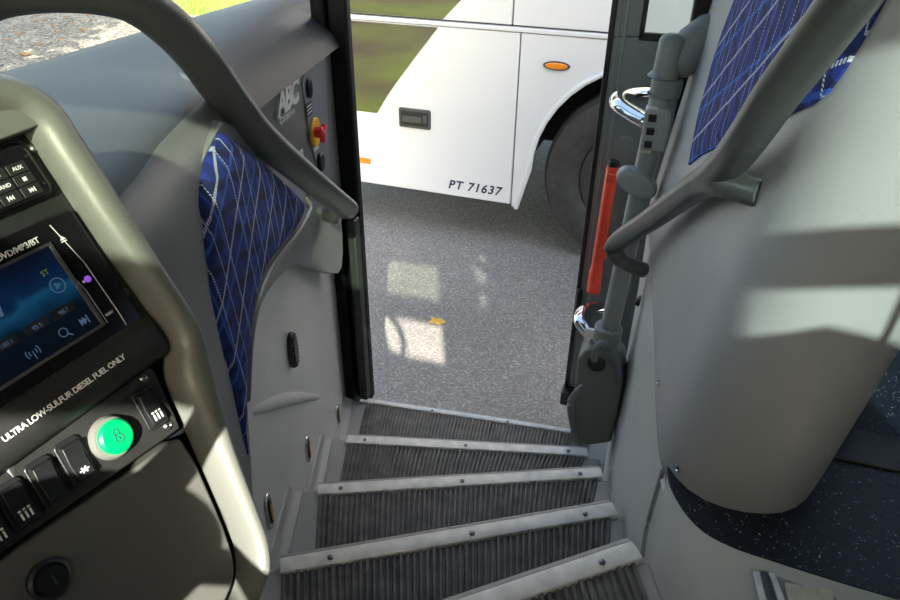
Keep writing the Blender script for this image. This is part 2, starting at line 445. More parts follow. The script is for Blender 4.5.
def text_bm(body, size, font_shear=0, align='LEFT', extrude=.0003, bold=0.0, spacing=1.0):
    cu = bpy.data.curves.new('txt', 'FONT'); cu.body = body; cu.size = size; cu.shear = font_shear; cu.align_x = align
    cu.extrude = extrude; cu.offset = bold; cu.space_character = spacing; cu.resolution_u = 3
    o = bpy.data.objects.new('txt', cu); C.objects.link(o); bpy.context.view_layer.update()
    me = bpy.data.meshes.new_from_object(o.evaluated_get(bpy.context.evaluated_depsgraph_get()))
    bm = B(); bm.from_mesh(me)
    bpy.data.objects.remove(o); bpy.data.curves.remove(cu); bpy.data.meshes.remove(me)
    return bm
def frame(o, x, y):
    """matrix with origin o, axes x, y (orthonormalised), z = x cross y"""
    x = V(x).normalized(); z = x.cross(V(y)).normalized(); y = z.cross(x)
    return Matrix(((x[0], y[0], z[0], o[0]), (x[1], y[1], z[1], o[1]), (x[2], y[2], z[2], o[2]), (0, 0, 0, 1)))
def child_copy(src, parent, mtx):
    c = src.copy(); C.objects.link(c); c.parent = parent; c.matrix_local = mtx; MW[c.name] = MW[parent.name] @ mtx; return c
def rrect(x0, y0, x1, y1, r, n=5):
    out = []
    for cx_, cy_, a0 in ((x1 - r, y0 + r, -90), (x1 - r, y1 - r, 0), (x0 + r, y1 - r, 90), (x0 + r, y0 + r, 180)):
        for k in range(n + 1):
            a = math.radians(a0 + 90 * k / n); out.append((cx_ + r * math.cos(a), cy_ + r * math.sin(a)))
    return out
def plate(bm, poly, h0, h1): prism(bm, [(x, y, h0) for x, y in poly], (0, 0, h1 - h0))

# ------------------------------------------------------------------ the ground outside
bm = B(); box2(bm, (-2.4, -14, -.2), (16, 16, 0)); struct('ground', bm, M['asphalt'])
bm = B(); box2(bm, (-30, 3.2, -.2), (-2.4, 10.2, -.005)); struct('ground_gravel', bm, M['gravel'])
bm = B(); box2(bm, (-30, -14, -.2), (-2.4, 3.2, -.004)); struct('ground_turf', bm, M['soil'])
bm = B(); box2(bm, (-30, 10.2, -.2), (-2.4, 30, .0)); struct('ground_verge', bm, M['soil'])
bm = B()
for k in range(9000):
    x = random.uniform(-11.5, -5.5); y = random.uniform(10.1, 14)
    a = random.uniform(0, PI); h = random.uniform(.04, .11); w = .006
    dx, dy = math.cos(a) * w, math.sin(a) * w; lx, ly = random.uniform(-.04, .04), random.uniform(-.04, .04)
    p = [bm.verts.new(q) for q in ((x - dx, y - dy, 0), (x + dx, y + dy, 0), (x + lx, y + ly, h))]; bm.faces.new(p)
obj('grass', bm, M['grass'], smooth=0, kind='stuff', label='bright green sunlit grass strip beyond the gravel outside windshield', cat='grass')
LEAF = None
def leaf(bm, s):
    pts = []
    for k in range(14):
        a = 2 * PI * k / 14; r = s * (.55 + .45 * abs(math.cos(2.5 * a))) * (1.25 if k == 0 else 1)
        pts.append(bm.verts.new((r * math.cos(a), r * math.sin(a) * .8, s * .14 * math.sin(3 * a))))
    c = bm.verts.new((0, 0, s * .06))
    for k in range(14): bm.faces.new((pts[k], pts[(k + 1) % 14], c))
    solidify(bm, .0015)
spots = [(24, 55), (34, 21), (44, 20), (78, 12), (58, 10), (87, 15), (62, 40), (18, 34), (40, 44), (82, 30), (95, 8), (52, 26), (12, 18), (30, 14), (66, 18), (72, 24), (15, 28), (48, 13), (90, 20), (26, 30), (58, 32), (8, 40), (104, 12), (36, 16)]
for i, (px, py) in enumerate(spots):
    p = at_z(px, py, .008)
    if LEAF is None:
        bm = B(); leaf(bm, .065); LEAF = obj('dry_leaf', bm, M['leaf'], smooth=0); o = LEAF
    else:
        o = LEAF.copy(); C.objects.link(o)
    o.location = p; o.rotation_euler = (0, 0, random.uniform(0, 6)); s = random.uniform(.8, 1.3) * (1.5 if i == 0 else .8); o.scale = (s, s, s)
    o['label'] = 'small brown dry leaf on the shaded grey gravel beyond the windshield'; o['category'] = 'leaf'; o['group'] = 'dry leaves on the gravel'
LEAF_L = ['large tan dry leaf lowest on the shaded gravel outside']
C.objects['dry_leaf']['label'] = LEAF_L[0]; del C.objects['dry_leaf']['group']
bm = B(); leaf(bm, .045); o = obj('yellow_leaf', bm, M['leafy'], smooth=0, label='yellow fallen leaf lying on the asphalt below the doorway', cat='leaf')
o.location = at_z(438, 322, .006)

# ------------------------------------------------------------------ the white coach parked alongside
BA, BBv = V((-1.768, 3.914, 0)), V((-.736, 3.866, 0))
be = (BBv - BA).normalized(); bn = V((-be.y, be.x, 0))        # bn points away from us, into the coach
MB = Matrix(((be.x, bn.x, 0, BA.x), (be.y, bn.y, 0, BA.y), (0, 0, 1, 0), (0, 0, 0, 1)))   # local: x along, y inward, z up
bus = root('coach', 'white coach parked alongside, seen through the open door', 'coach', mtx=MB)
def poly_side(bm, pts, y0, y1): prism(bm, [(x, y0, z) for x, z in pts], (0, y1 - y0, 0))
WC, WZ, AR = 1.77, .54, .665
archpts = [(1.04, .285)] + [(WC - AR * math.cos(a), WZ + AR * math.sin(a)) for a in [math.radians(d) for d in range(0, 181, 9)]] + [(2.5, .285)]
bm = B(); poly_side(bm, [(-.62, .30), (1.0, .30), (1.0, 1.305), (-.62, 1.305)], 0, .04); obj('skirt_panel', bm, M['buspaint'], bus, world=False, bev=.006)
bm = B(); poly_side(bm, [(1.008, 1.305), (1.008, .285)] + archpts + [(8.5, .285), (8.5, 1.305)], 0, .04); obj('arch_panel', bm, M['buspaint'], bus, world=False, bev=.006)
bm = B(); tube(bm, [(x, -.004, z) for x, z in archpts], .016, 10); obj('arch_lip', bm, M['buspaint'], bus, world=False)
bm = B(); poly_side(bm, [(-.62, 1.309), (8.5, 1.309), (8.5, 1.333), (-.62, 1.333)], -.006, .04); obj('waist_rail', bm, M['buspaint'], bus, world=False, bev=.004)
bm = B(); poly_side(bm, [(-.62, 1.342), (.95, 1.342), (.95, 2.2), (-.55, 2.2)], 0, .04); obj('upper_panel', bm, M['buspaint'], bus, world=False, bev=.005)
bm = B(); poly_side(bm, [(.958, 1.342), (8.5, 1.342), (8.5, 2.2), (.958, 2.2)], 0, .04); obj('upper_panel', bm, M['buspaint'], bus, world=False, bev=.005)
bm = B(); box2(bm, (-.6, .03, .42), (1.0, 2.5, 3.3)); box2(bm, (1.0, .9, .42), (2.5, 2.5, 3.3)); box2(bm, (2.5, .03, .42), (8.5, 2.5, 3.3)); box2(bm, (1.0, .03, 1.25), (2.5, 1.0, 3.3)); obj('underbody', bm, M['busdark'], bus, world=False)
bm = B(); poly_side(bm, [(-.55, 2.21), (8.5, 2.21), (8.5, 3.2), (-.4, 3.2)], 0, .03); obj('side_window', bm, M['busglass'], bus, world=False, bev=.004)
bm = B(); box2(bm, (-.45, .0, 3.2), (8.5, 2.5, 3.45)); obj('roof', bm, M['buspaint'], bus, world=False, bev=.08)
cv = [(v.x, v.y) for v in crp([V((.127, .773, 0)), V((.218, .91, 0)), V((.353, 1.085, 0)), V((.527, 1.3, 0))], 5)]
bm = B(); poly_side(bm, [(-.55, .774)] + cv + [(-.55, 1.3)], -.004, .01); obj('dark_corner_glass', bm, M['busglass'], bus, world=False, label='dark tinted glass below the waist rail')
cv = [(v.x, v.y) for v in crp([V((.555, 1.345, 0)), V((.66, 1.45, 0)), V((.85, 1.62, 0)), V((1.1, 1.8, 0)), V((1.5, 2.0, 0))], 5)]
bm = B(); poly_side(bm, [(-.55, 1.345)] + cv + [(-.5, 2.0)], -.004, .01); obj('dark_corner_glass', bm, M['busglass'], bus, world=False, label='dark tinted glass above the waist rail')
bm = B(); plate(bm, rrect(.276, .708, .481, .827, .012), 0, .012); bm.transform(Matrix(((1, 0, 0, 0), (0, 0, -1, 0), (0, 1, 0, 0), (0, 0, 0, 1))))
lt = obj('latch', bm, M['latch'], bus, world=False, bev=.003, label='dark grey compartment latch')
bm = B(); box2(bm, (.29, -.014, .724), (.468, -.009, .812)); obj('recess', bm, M['black'], lt, world=False)
bm = B(); box2(bm, (.3, -.022, .745), (.43, -.010, .782)); box2(bm, (.435, -.024, .748), (.462, -.010, .795)); obj('paddle', bm, M['latch'], lt, world=False, bev=.003)
bm = B(); pts = [(1.215 + .075 * math.cos(a), 1.152 + .024 * math.sin(a)) for a in [2 * PI * k / 28 for k in range(28)]]; poly_side(bm, pts, -.008, .002)
am = obj('marker_lamp', bm, M['latch'], bus, world=False, label='oval amber side marker lamp')
bm = B(); pts = [(1.215 + .062 * math.cos(a), 1.152 + .017 * math.sin(a)) for a in [2 * PI * k / 28 for k in range(28)]]; poly_side(bm, pts, -.018, -.004); obj('lens', bm, M['amber'], am, world=False, bev=.005)
bm = B(); box2(bm, (-.07, -.006, .434), (.065, .004, .470)); obj('reflector', bm, M['amber'], bus, world=False, bev=.002, label='small orange reflector')
bm = text_bm('PT 71637', .078, font_shear=.25, extrude=.001, bold=.0016, spacing=1.14)
bm.transform(Matrix(((1, 0, 0, .594), (0, 0, -1, -.001), (0, 1, 0, .349), (0, 0, 0, 1)))); obj('lettering', bm, M['ink'], bus, world=False, smooth=0, label='dark blue italic PT 71637')
for k, (wx) in enumerate((WC, 7.2)):
    bm = B(); lathe(bm, [(.30, .02), (.34, -.02), (.42, -.035), (.505, -.02), (.528, .02), (.53, .10), (.53, .22), (.51, .30), (.3, .32)], (wx - .055, .04, .53), (0, 1, 0), 64)
    w = obj('wheel', bm, M['tyre'], bus, world=False)
    bm = B(); lathe(bm, [(.31, 0), (.29, .05), (.15, .09), (.13, .03), (.05, .02)], (wx - .055, .035, .53), (0, 1, 0), 48); obj('rim', bm, M['hub'], w, world=False)
    for q in range(10):
        a = 2 * PI * q / 10; bm = B(); lathe(bm, [(.014, -.02), (.014, .02)], (wx - .055 + .2 * math.cos(a), .09, .53 + .2 * math.sin(a)), (0, 1, 0), 6); obj('wheel_nut', bm, M['hub'], w, world=False)

# ------------------------------------------------------------------ surfaces of the stairwell
def Wx(y, o=0): return -(.3716 - o + .293 * y) / .956
W = Surf([(Wx(.45), .45), (Wx(1.1), 1.1), (Wx(1.86), 1.86)], smooth=False)                # recessed lower wall, front side of the stairs
U = Surf([(Wx(.45, .03), .45), (Wx(.69, .03), .69), (Wx(.95, .03), .95), (Wx(1.2, .032), 1.2), (-.80, 1.47), (-.855, 1.86)])
P_ = Surf([(-.80, 1.09), (-.83, 1.31), (-.905, 1.85)], smooth=False)
MD = Surf([(.022, 1.80), (.047, 1.5), (.072, 1.15), (.083, .97), (.096, .86), (.118, .808), (.154, .777), (.2, .768), (.245, .775), (.283, .797), (.315, .845), (.36, .95), (.46, 1.2), (.55, 1.45)], z0=1.28, lean=.115)
for s_ in (W, U, P_): s_.side = 1
# plan runs +y, outward normal must be +x:  n=(dy,-dx)=(+,..)  -> side 1 ; modesty plan runs -y, normal -x -> side 1

bm = B(); sheet(bm, W.f, [(.0, .2), (W.S[-1], .2), (W.S[-1], 1.42), (.0, 1.5)], -.06, .06, step=.12); struct('wall_front', bm, M['wall'], smooth=30)
# ledge moulded into the lower wall, stepping down with the stairs
led = [(243, 416), (262, 408), (285, 400), (310, 397), (330, 398)]
bm = B(); tube(bm, [W.f(*W.inv(*p), -.012) for p in crp([V((*q, 0)) for q in led], 3) for p in [(p.x, p.y)]], [.002, .015, .02, .022, .02, .015, .002], 12); struct('trim_1', bm, M['wall'])

# ------------------------------------------------------------------ the winding entry stairs
HZ = [.38, .58, .78, .98, 1.18]
NL = [(-.86, 1.802), (-.743, 1.411), (-.638, 1.04), (-.525, .693), (-.435, .36)]
NR = [(-.04, 1.873), (-.033, 1.575), (.012, 1.302), (.044, 1.009), (.073, .752)]
NR0 = (.0, 1.877)
RW = [(.04, 1.88), (.012, 1.56), (.04, 1.285), (.070, .995), (.10, .74)]      # foot of the right-hand stair wall
st = root('entry_stairs', 'winding grey coach entry stairs with ribbed black treads and aluminium nosings', 'stairs', (-.4, 1.2, 0.02))
def ext(a, b, x=None, y=None):
    a, b = V((*a, 0)), V((*b, 0)); return a, b
def wall_hit(a, b):
    """where nosing line a-b meets the recessed lower wall"""
    a, b = V(a), V(b); d = b - a
    t = (.3716 + .956 * a.x + .293 * a.y) / -(.956 * d.x + .293 * d.y); return a + d * t
WL = [wall_hit(NL[k], NR[k]) for k in range(5)]
backL = [WL[1], WL[2], WL[3], WL[4], V((Wx(.05), .05))]
backR = [RW[1], RW[2], RW[3], RW[4], (.22, .52)]
for k in range(5):
    z = HZ[k]
    f0, f1, b1, b0 = V(WL[k]), V(RW[k]), V(backR[k]), V(backL[k])
    if k == 4: b1 = V((.24, .40)); b0 = V((-.36, -.05))
    dirv = (b1 + b0 - f1 - f0).normalized() * (.04 if k < 4 else 0)
    b1, b0 = b1 + dirv, b0 + dirv
    dp = .22 if k else .36
    bm = B(); prism(bm, [(f0.x, f0.y, z - dp), (f1.x, f1.y, z - dp), (b1.x, b1.y, z - dp), (b0.x, b0.y, z - dp)], (0, 0, dp - .004))
    obj('step', bm, M['step_grey'], st, bev=.012, seg=3)
# mats: left and right edges on each level, as seen
ML = [((-.852, 1.79), (-.80, 1.585)), ((-.735, 1.40), (-.68, 1.21)), ((-.632, 1.03), (-.545, .83)), ((-.518, .685), (-.445, .55)), ((-.43, .36), (-.36, .0))]
MR = [((-.03, 1.862), (-.03, 1.60)), ((-.03, 1.56), (-.055, 1.40)), ((.014, 1.288), (.008, 1.16)), ((.046, .995), (.055, .86)), ((.075, .742), (.19, .46))]
for k in range(5):
    z = HZ[k]; a0, a1 = map(V, ML[k]); b0, b1 = map(V, MR[k])
    n = int((b0 - a0).length / .0125); ns = 6
    bm = B(); rows = []
    for i in range(n):
        for fr, h in ((0, 0), (.2, .0045), (.62, .0045), (.8, 0)):
            t = (i + fr) / n
            p, q = a0.lerp(b0, t), a1.lerp(b1, t)
            rows.append([(*p.lerp(q, j / ns), z - .003 + h + (.0035 if i % 5 == 2 and h else 0)) for j in range(ns + 1)])
    grid(bm, rows); solidify(bm, .004)
    obj('tread_mat', bm, M['rubber'], st, smooth=20)
for k in range(5):
    z = HZ[k]; a, b = V((*NL[k], z)), V((*NR[k], z))
    if k == 0: b = V((*NR0, z))
    d = (b - a).normalized(); inw = V((d.y, -d.x, 0)); w = .029 if k else .016
    bm = B(); prism(bm, [a + inw * -.006 + V((0, 0, -.03)), a + inw * -.006 + V((0, 0, .004)), a + inw * .004 + V((0, 0, .009)), a + inw * w + V((0, 0, .006)), a + inw * w + V((0, 0, -.01))], b - a)
    ns_ = obj('nosing', bm, M['alu'], st, bev=.002)
    bm = B(); prism(bm, [a + inw * -.014 + V((0, 0, -.06)), a + inw * -.014 + V((0, 0, .001)), a + inw * -.004 + V((0, 0, .006)), a + inw * -.004 + V((0, 0, -.06))], b - a); obj('nosing_rim', bm, M['step_grey'], st, bev=.001)
    if k:
        for t in (.08, .5, .92) if k < 3 else (.14, .55, .9):
            c = a.lerp(b, t) + inw * .016 + V((0, 0, .0075))
            bm = B(); lathe(bm, [(.0055, 0), (.0055, .002), (.003, .0035)], c, (0, 0, 1), 12); obj('screw', bm, M['steel'], ns_)
    else:
        for t in (.3, .62, .95):
            c = a.lerp(b, t) + inw * .01 + V((0, 0, .007))
            bm = B(); lathe(bm, [(.005, 0), (.005, .002), (.003, .0035)], c, (0, 0, 1), 12); obj('screw', bm, M['steel'], ns_)
# raised curb of each step along the front wall
for k in range(4):
    z = HZ[k]; a = V((*WL[k], z)); b = V((*WL[k + 1], z))
    bm = B(); o_ = V((.03, .01, 0))
    prof = [(-.01, -.01), (.034, -.01), (.032, .002), (.018, .006), (.008, .014), (.003, .03), (-.01, .032)]
    nn = V((.956, .293, 0))
    d = (b - a)
    prism(bm, [a + d * .03 + nn * p + V((0, 0, q)) for p, q in prof], d * .94); obj('step_curb', bm, M['step_grey'], st, bev=.003, seg=2)

# ------------------------------------------------------------------ step lights, vent
def steplight(px, py, tall, label):
    s, z = W.inv(px, py); p = W.f(s, z); dx = (W.f(s + .01, z) - W.f(s - .01, z)).normalized()
    m = frame(p, dx, (0, 0, 1))
    r = root('step_light', label, 'light', mtx=m, group='step lights on the stairwell wall')
    bm = B(); plate(bm, rrect(-.018, -tall / 2, .018, tall / 2, .0175, 8), 0, .006); obj('bezel', bm, M['chrome'], r, world=False, bev=.003)
    bm = B(); plate(bm, rrect(-.0095, -tall * .36, .0095, tall * .36, .009, 6), .004, .0085); ln = obj('lens', bm, M['black'], r, world=False, bev=.002)
    bm = B()
    for k in range(4): box(bm, (0, (k - 1.5) * tall * .13, .009), (.011, .006, .002))
    obj('diodes', bm, M['yellow'], ln, world=False)
steplight(337, 415, .085, 'slim chrome step light nearest the black door post')
steplight(307, 449, .085, 'slim chrome step light on the wall beside the second tread from the door')
steplight(268, 511, .095, 'slim chrome step light on the wall beside the third tread from the door')
steplight(257, 588, .095, 'slim chrome step light lowest in the photo, at the dashboard corner')
s, z = W.inv(290, 350); p = W.f(s, z); m = frame(p, (W.f(s + .01, z) - W.f(s - .01, z)), (0, 0, 1))
r = root('vent', 'black oval ribbed vent in the grey stairwell wall', 'vent', mtx=m)
ov = [(.028 * math.cos(2 * PI * k / 32), .050 * math.sin(2 * PI * k / 32)) for k in range(32)]
bm = B(); plate(bm, ov, 0, .012); obj('vent_body', bm, M['black'], r, world=False, bev=.004)
bm = B()
for k in range(9):
    y = (k - 4) * .0098; w = .024 * math.sqrt(max(.05, 1 - (y / .05) ** 2)); box(bm, (0, y, .0135), (w * 1.7, .004, .006))
obj('louvres', bm, M['black'], r, world=False, bev=.001)

# ------------------------------------------------------------------ upper padded panel on the front side of the stairs
up = root('padded_side_panel', 'grey moulded panel with blue plaid fabric beside the stairs', 'panel', tuple(U.f(.5, 1.0)))
outl = [(217, 129), (225, 121), (255, 139), (300, 172), (330, 196), (341, 215), (342, 268), (326, 273), (300, 265), (280, 277), (262, 305), (249, 345), (243, 395), (246, 460), (240, 455), (222, 400), (206, 345), (196, 300), (191, 250), (192, 200), (202, 160)]
bm = B(); sheet(bm, U.f, U.outline(outl, 3), -.03, .03, step=.06); obj('moulded_panel', bm, M['trim'], up, bev=.012, seg=3)
pad = [(223, 135), (262, 166), (299, 200), (302, 208), (294, 226), (276, 248), (260, 272), (248, 306), (242, 345), (239, 390), (241, 440), (243, 468), (232, 440), (221, 400), (207, 345), (197, 300), (192, 250), (193, 205), (203, 163), (215, 140)]
bm = B(); sheet(bm, U.f, U.outline(pad, 3), -.004, .010, step=.025, uvs=True, dome=.016); obj('fabric_pad', bm, M['fabric'], up, smooth=60)
bm = B(); tube(bm, [U.f(*q, .002) for q in U.outline([(306, 196), (309, 208), (300, 228), (283, 250), (267, 274), (255, 306), (248, 345), (245, 400)], 4, closed=False)], .008, 10); obj('piping', bm, M['trim'], up)

# ------------------------------------------------------------------ cowl and its side
ys = [.25, .45, .65, .82, .95, 1.1, 1.25, 1.4, 1.6, 1.86]
def xw(y):
    T = [(.25, Wx(.25, .045)), (.58, Wx(.58, .045)), (.72, Wx(.72, .026)), (.95, Wx(.95, .02)), (1.1, -.765), (1.31, -.815), (1.86, -.895)]
    for (a, b), (c, d) in zip(T, T[1:]):
        if y <= c: return b + (d - b) * (y - a) / (c - a)
    return T[-1][1]
rows = []
ys = [.25, .4, .52, .62, .72, .82, .92, 1.02, 1.1, 1.25, 1.4, 1.6, 1.815, 1.82, 2.0]
for y in ys:
    x = xw(y); low = 1.05 if y < .63 else (1.2 if y < .73 else (1.52 if y < .83 else (1.58 if y < 1.05 else 1.64)))
    k = max(0, min(1, (y - .95) / .2)); xf = x - .10 + .03 * (1 - k)
    prof = [(-1.245, 1.60), (-1.235, 1.69), (-1.20, 1.708)]
    prof += [(-1.12 + (xf + 1.12) * t, h) for t, h in ((0, 1.722), (.3, 1.727 + .008 * (1 - k)), (.6, 1.726 + .018 * (1 - k)), (.85, 1.722 + .026 * (1 - k)), (1, 1.716 + .032 * (1 - k)))]
    prof += [(x - .055 + .02 * (1 - k), 1.740 - .042 * k), (x - .025 + .010 * (1 - k), 1.724 - .05 * k), (x - .006, 1.70 - .044 * k), (x + .002, 1.65 - .007 * k), (x + .003 - .015 * k, 1.5 * (1 - k) + 1.639 * k if y < .83 else max(low, 1.60)), (x + .003 - .03 * k, low)]
    if y > 1.816: prof = [(min(a, -.95 - .002 * i), b) for i, (a, b) in enumerate(prof)]
    rows.append([(a, y, b) for a, b in prof])
# windshield base curves in slightly towards the corner
bm = B(); grid(bm, rows); solidify(bm, -.012)
cw = root('cowl', 'dark grey dashboard cowl below the windshield', 'dashboard', (-.9, 1.0, 1.2))
sh_ = obj('cowl_shell', bm, M['cowl'], cw, smooth=60)
sh_.data.materials.append(M['cowl_side'])
for pl in sh_.data.polygons:
    c = pl.center + V((-.9, 1.0, 1.2))
    if c.y < 1.09 and c.z < 1.741 and c.x > -.93: pl.material_index = 1
bm = B(); tube(bm, [V((xw(y) - .022, y, 1.637)) for y in (1.13, 1.3, 1.5, 1.7, 1.85)], .006, 8); obj('lip', bm, M['plate'], cw)
bm = B(); sheet(bm, P_.f, [(0, 1.1), (P_.S[-1] + .04, 1.1), (P_.S[-1] + .04, 1.638), (0, 1.638)], -.03, .03, step=.1); obj('side_plate', bm, M['plate'], cw)

def Pm(px, py, off=0):
    s, z = P_.inv(px, py, off); return frame(P_.f(s, z, off), P_.f(s + .02, z) - P_.f(s, z), (0, 0, 1))
# company badge
m = Pm(276, 122); bd = root('badge', 'silver ABC badge on the dark plate above the handle', 'badge', mtx=m)
bm = text_bm('ABC', .078, font_shear=.28, extrude=.004, bold=.003, spacing=.86); bm.transform(Matrix.Translation((0, .012, .004))); obj('letters', bm, M['silver'], bd, world=False, smooth=0)
bm = text_bm('Companies', .024, font_shear=.28, extrude=.002, spacing=.95); bm.transform(Matrix.Translation((.012, -.012, .002))); obj('small_letters', bm, M['silver'], bd, world=False, smooth=0)
# door control plate
s0, z0 = P_.inv(300, 78); s1, z1 = P_.inv(322, 60); s2, z2 = P_.inv(322, 178)
cp = root('door_control_panel', 'narrow blue grey door control plate beside the black door post', 'control panel', tuple(P_.f(s0, z2)))
o2 = P_.outline([(301, 82), (304, 72), (317, 61), (324, 58), (330, 185), (318, 176), (309, 140)], smooth=False)
bm = B(); sheet(bm, P_.f, o2, -.002, .006, step=.05); obj('plate', bm, M['ctrl'], cp, bev=.004)
def disc(px, py, rx, ry, h0, h1, m_, name, parent, bev=.002, n=24):
    f = Pm(px, py, h0); bm = B(); plate(bm, [(rx * math.cos(2 * PI * k / n), ry * math.sin(2 * PI * k / n)) for k in range(n)], 0, h1 - h0); bm.transform(f)
    return obj(name, bm, m_, parent, bev=bev)
disc(308, 88, .018, .026, .004, .012, M['blackgloss'], 'push_button', cp, .004)
disc(319, 162, .020, .026, .004, .016, M['black'], 'push_button', cp, .004)
f = Pm(309, 109, .004); bm = B(); plate(bm, rrect(-.022, -.018, .022, .018, .003), 0, .001); bm.transform(f); lb = obj('sticker', bm, M['black'], cp)
bm = B()
for k in range(3): box(bm, (0, .009 - k * .009, .0015), (.034, .0022, .0006))
bm.transform(f); obj('print', bm, M['white'], lb)
kb = disc(314, 132, .036, .040, .004, .012, M['yellow'], 'knob_base', cp, .003, 32)
f = Pm(315, 132, .012)
bm = B(); lathe(bm, [(.014, 0), (.016, .014), (.014, .022)], (0, 0, 0), (0, 0, 1), 20)
for a in (.5, .5 + 2 * PI / 3, .5 + 4 * PI / 3): box(bm, (.012 * math.cos(a), .012 * math.sin(a), .02), (.03, .011, .016), Matrix.Rotation(a, 3, 'Z'))
bm.transform(f); obj('emergency_knob', bm, M['redknob'], kb, bev=.003, label='red emergency knob')
f = Pm(316, 148, .004); bm = B(); plate(bm, rrect(-.02, -.006, .02, .006, .002), 0, .001); bm.transform(f); obj('sticker', bm, M['silver'], cp)

# ------------------------------------------------------------------ long grab handle from dash to door post
def handle_path(l): return [at_t(x, y, t) for x, y, t in l]
hl = crp(handle_path([(-40, 8, .80), (0, -8, .82), (60, -13, .84), (120, -5, .87), (162, 20, .92), (197, 55, .99), (226, 95, 1.08), (260, 136, 1.21), (308, 178, 1.44), (347, 209, 1.70)]), 6)
gh = root('grab_handle', 'long curved grey grab handle running from dash towards door post', 'handle', tuple(hl[-1]))
bm = B(); tube(bm, hl, [.033, .034, .034, .032, .03], 20, flat=.85, up=(0, -.2, 1)); obj('rail', bm, M['handle'], gh, smooth=60)
s, z = U.inv(224, 122); ft = at_t(232, 118, 1.12); fw = at_t(214, 122, 1.16)
bm = B(); tube(bm, [at_t(243, 119, 1.13), at_t(230, 120, 1.16), at_t(214, 124, 1.22)], [.012, .013, .015], 16); obj('foot', bm, M['handle'], gh)
e1 = hl[-1]; bm = B(); tube(bm, [at_t(338, 205, 1.66), at_t(335, 217, 1.74), at_t(328, 215, 1.86)], [.018, .018, .02], 14); obj('foot', bm, M['handle'], gh, label='short lower mounting foot')

# ------------------------------------------------------------------ dashboard (driver's console on the left)
a8, t62 = math.radians(8), math.radians(62)
DU = V((math.sin(a8), math.cos(a8), 0)); DV = V((math.cos(a8) * math.cos(t62), -math.sin(a8) * math.cos(t62), -math.sin(t62)))
DO = at_t(98, 325, .58)
MD0 = frame(DO, DU, -DV)                    # local x right along the dash, y up the slope, z out towards the driver
ds = root('dashboard', 'grey framed black dashboard console in left foreground', 'dashboard', mtx=MD0)
bm = B(); plate(bm, [(-.5, -.05), (.058, -.05), (.058, .19), (-.5, .19)], -.03, -.004); obj('fascia', bm, M['fascia'], ds, world=False, bev=.003)
# rounded grey frame: sweep along the right edge
inner = [(-.5, .172), (-.05, .172), (.02, .176), (.040, .165), (.042, .13), (.043, .06), (.047, 0), (.046, -.047), (.03, -.075), (.021, -.115), (.012, -.16), (.0, -.22), (-.009, -.252), (-.032, -.274), (-.09, -.285)]
outer = [(-.5, .222), (-.02, .220), (.05, .213), (.080, .180), (.084, .14), (.084, .07), (.083, .01), (.083, -.047), (.072, -.09), (.057, -.125), (.043, -.16), (.027, -.22), (.016, -.256), (.0, -.276), (-.075, -.312)]
ii = crp([V((*p, 0)) for p in inner], 5); oo = crp([V((*p, 0)) for p in outer], 5)
rows = []
for p, q in zip(ii, oo):
    rows.append([(*(p), ) [:2] + (-.012,), (p.x, p.y, .004), *[(*(p.lerp(q, t))[:2], h) for t, h in ((.10, .014), (.3, .021), (.5, .022), (.72, .016), (.88, .004))], (q.x, q.y, -.014), (q.x + .006, q.y, -.05), (q.x + .012, q.y, -.14)])
bm = B(); grid(bm, rows); solidify(bm, .004); obj('bezel', bm, M['bezel'], ds, world=False, smooth=60)
# small hood lid top left
bm = B(); plate(bm, [(v.x, v.y) for v in crp([V((-.3, .188, 0)), V((.03, .190, 0)), V((.050, .180, 0)), V((.046, .166, 0)), V((.018, .160, 0)), V((-.3, .158, 0))], 4, True)], -.002, .014); obj('top_lid', bm, M['bezel'], ds, world=False, bev=.005)
# lower lip carrying the fuel notice
rows = []
for x in (-.5, -.3, -.1, 0, .03, .041):
    k = 1 if x < .04 else .5
    rows.append([(x, -.010, -.004), (x, -.014, .006 * k), (x, -.022, .012 * k), (x, -.036, .014 * k), (x, -.048, .010 * k), (x, -.054, .0), (x, -.056, -.02)])
bm = B(); grid(bm, rows); solidify(bm, .003); lip = obj('notice_lip', bm, M['fascia'], ds, world=False, smooth=60)
bm = text_bm('ULTRA LOW-SULFUR DIESEL FUEL ONLY', .0066, extrude=.0002, bold=.00012, align='RIGHT', spacing=.92); bm.transform(Matrix.Translation((-.004, -.0335, .0145))); obj('lettering', bm, M['white'], lip, world=False, smooth=0, label='white fuel notice')
def screw(parent, x, y, h, r=.0042, m_=None):
    bm = B(); lathe(bm, [(r, 0), (r, .0012), (r * .6, .0025), (r * .35, .0012)], (x, y, h), (0, 0, 1), 14); obj('screw', bm, m_ or M['steel'], parent, world=False)
screw(ds, .043, .148, -.004, .005); screw(ds, .038, .011, -.004, .005)
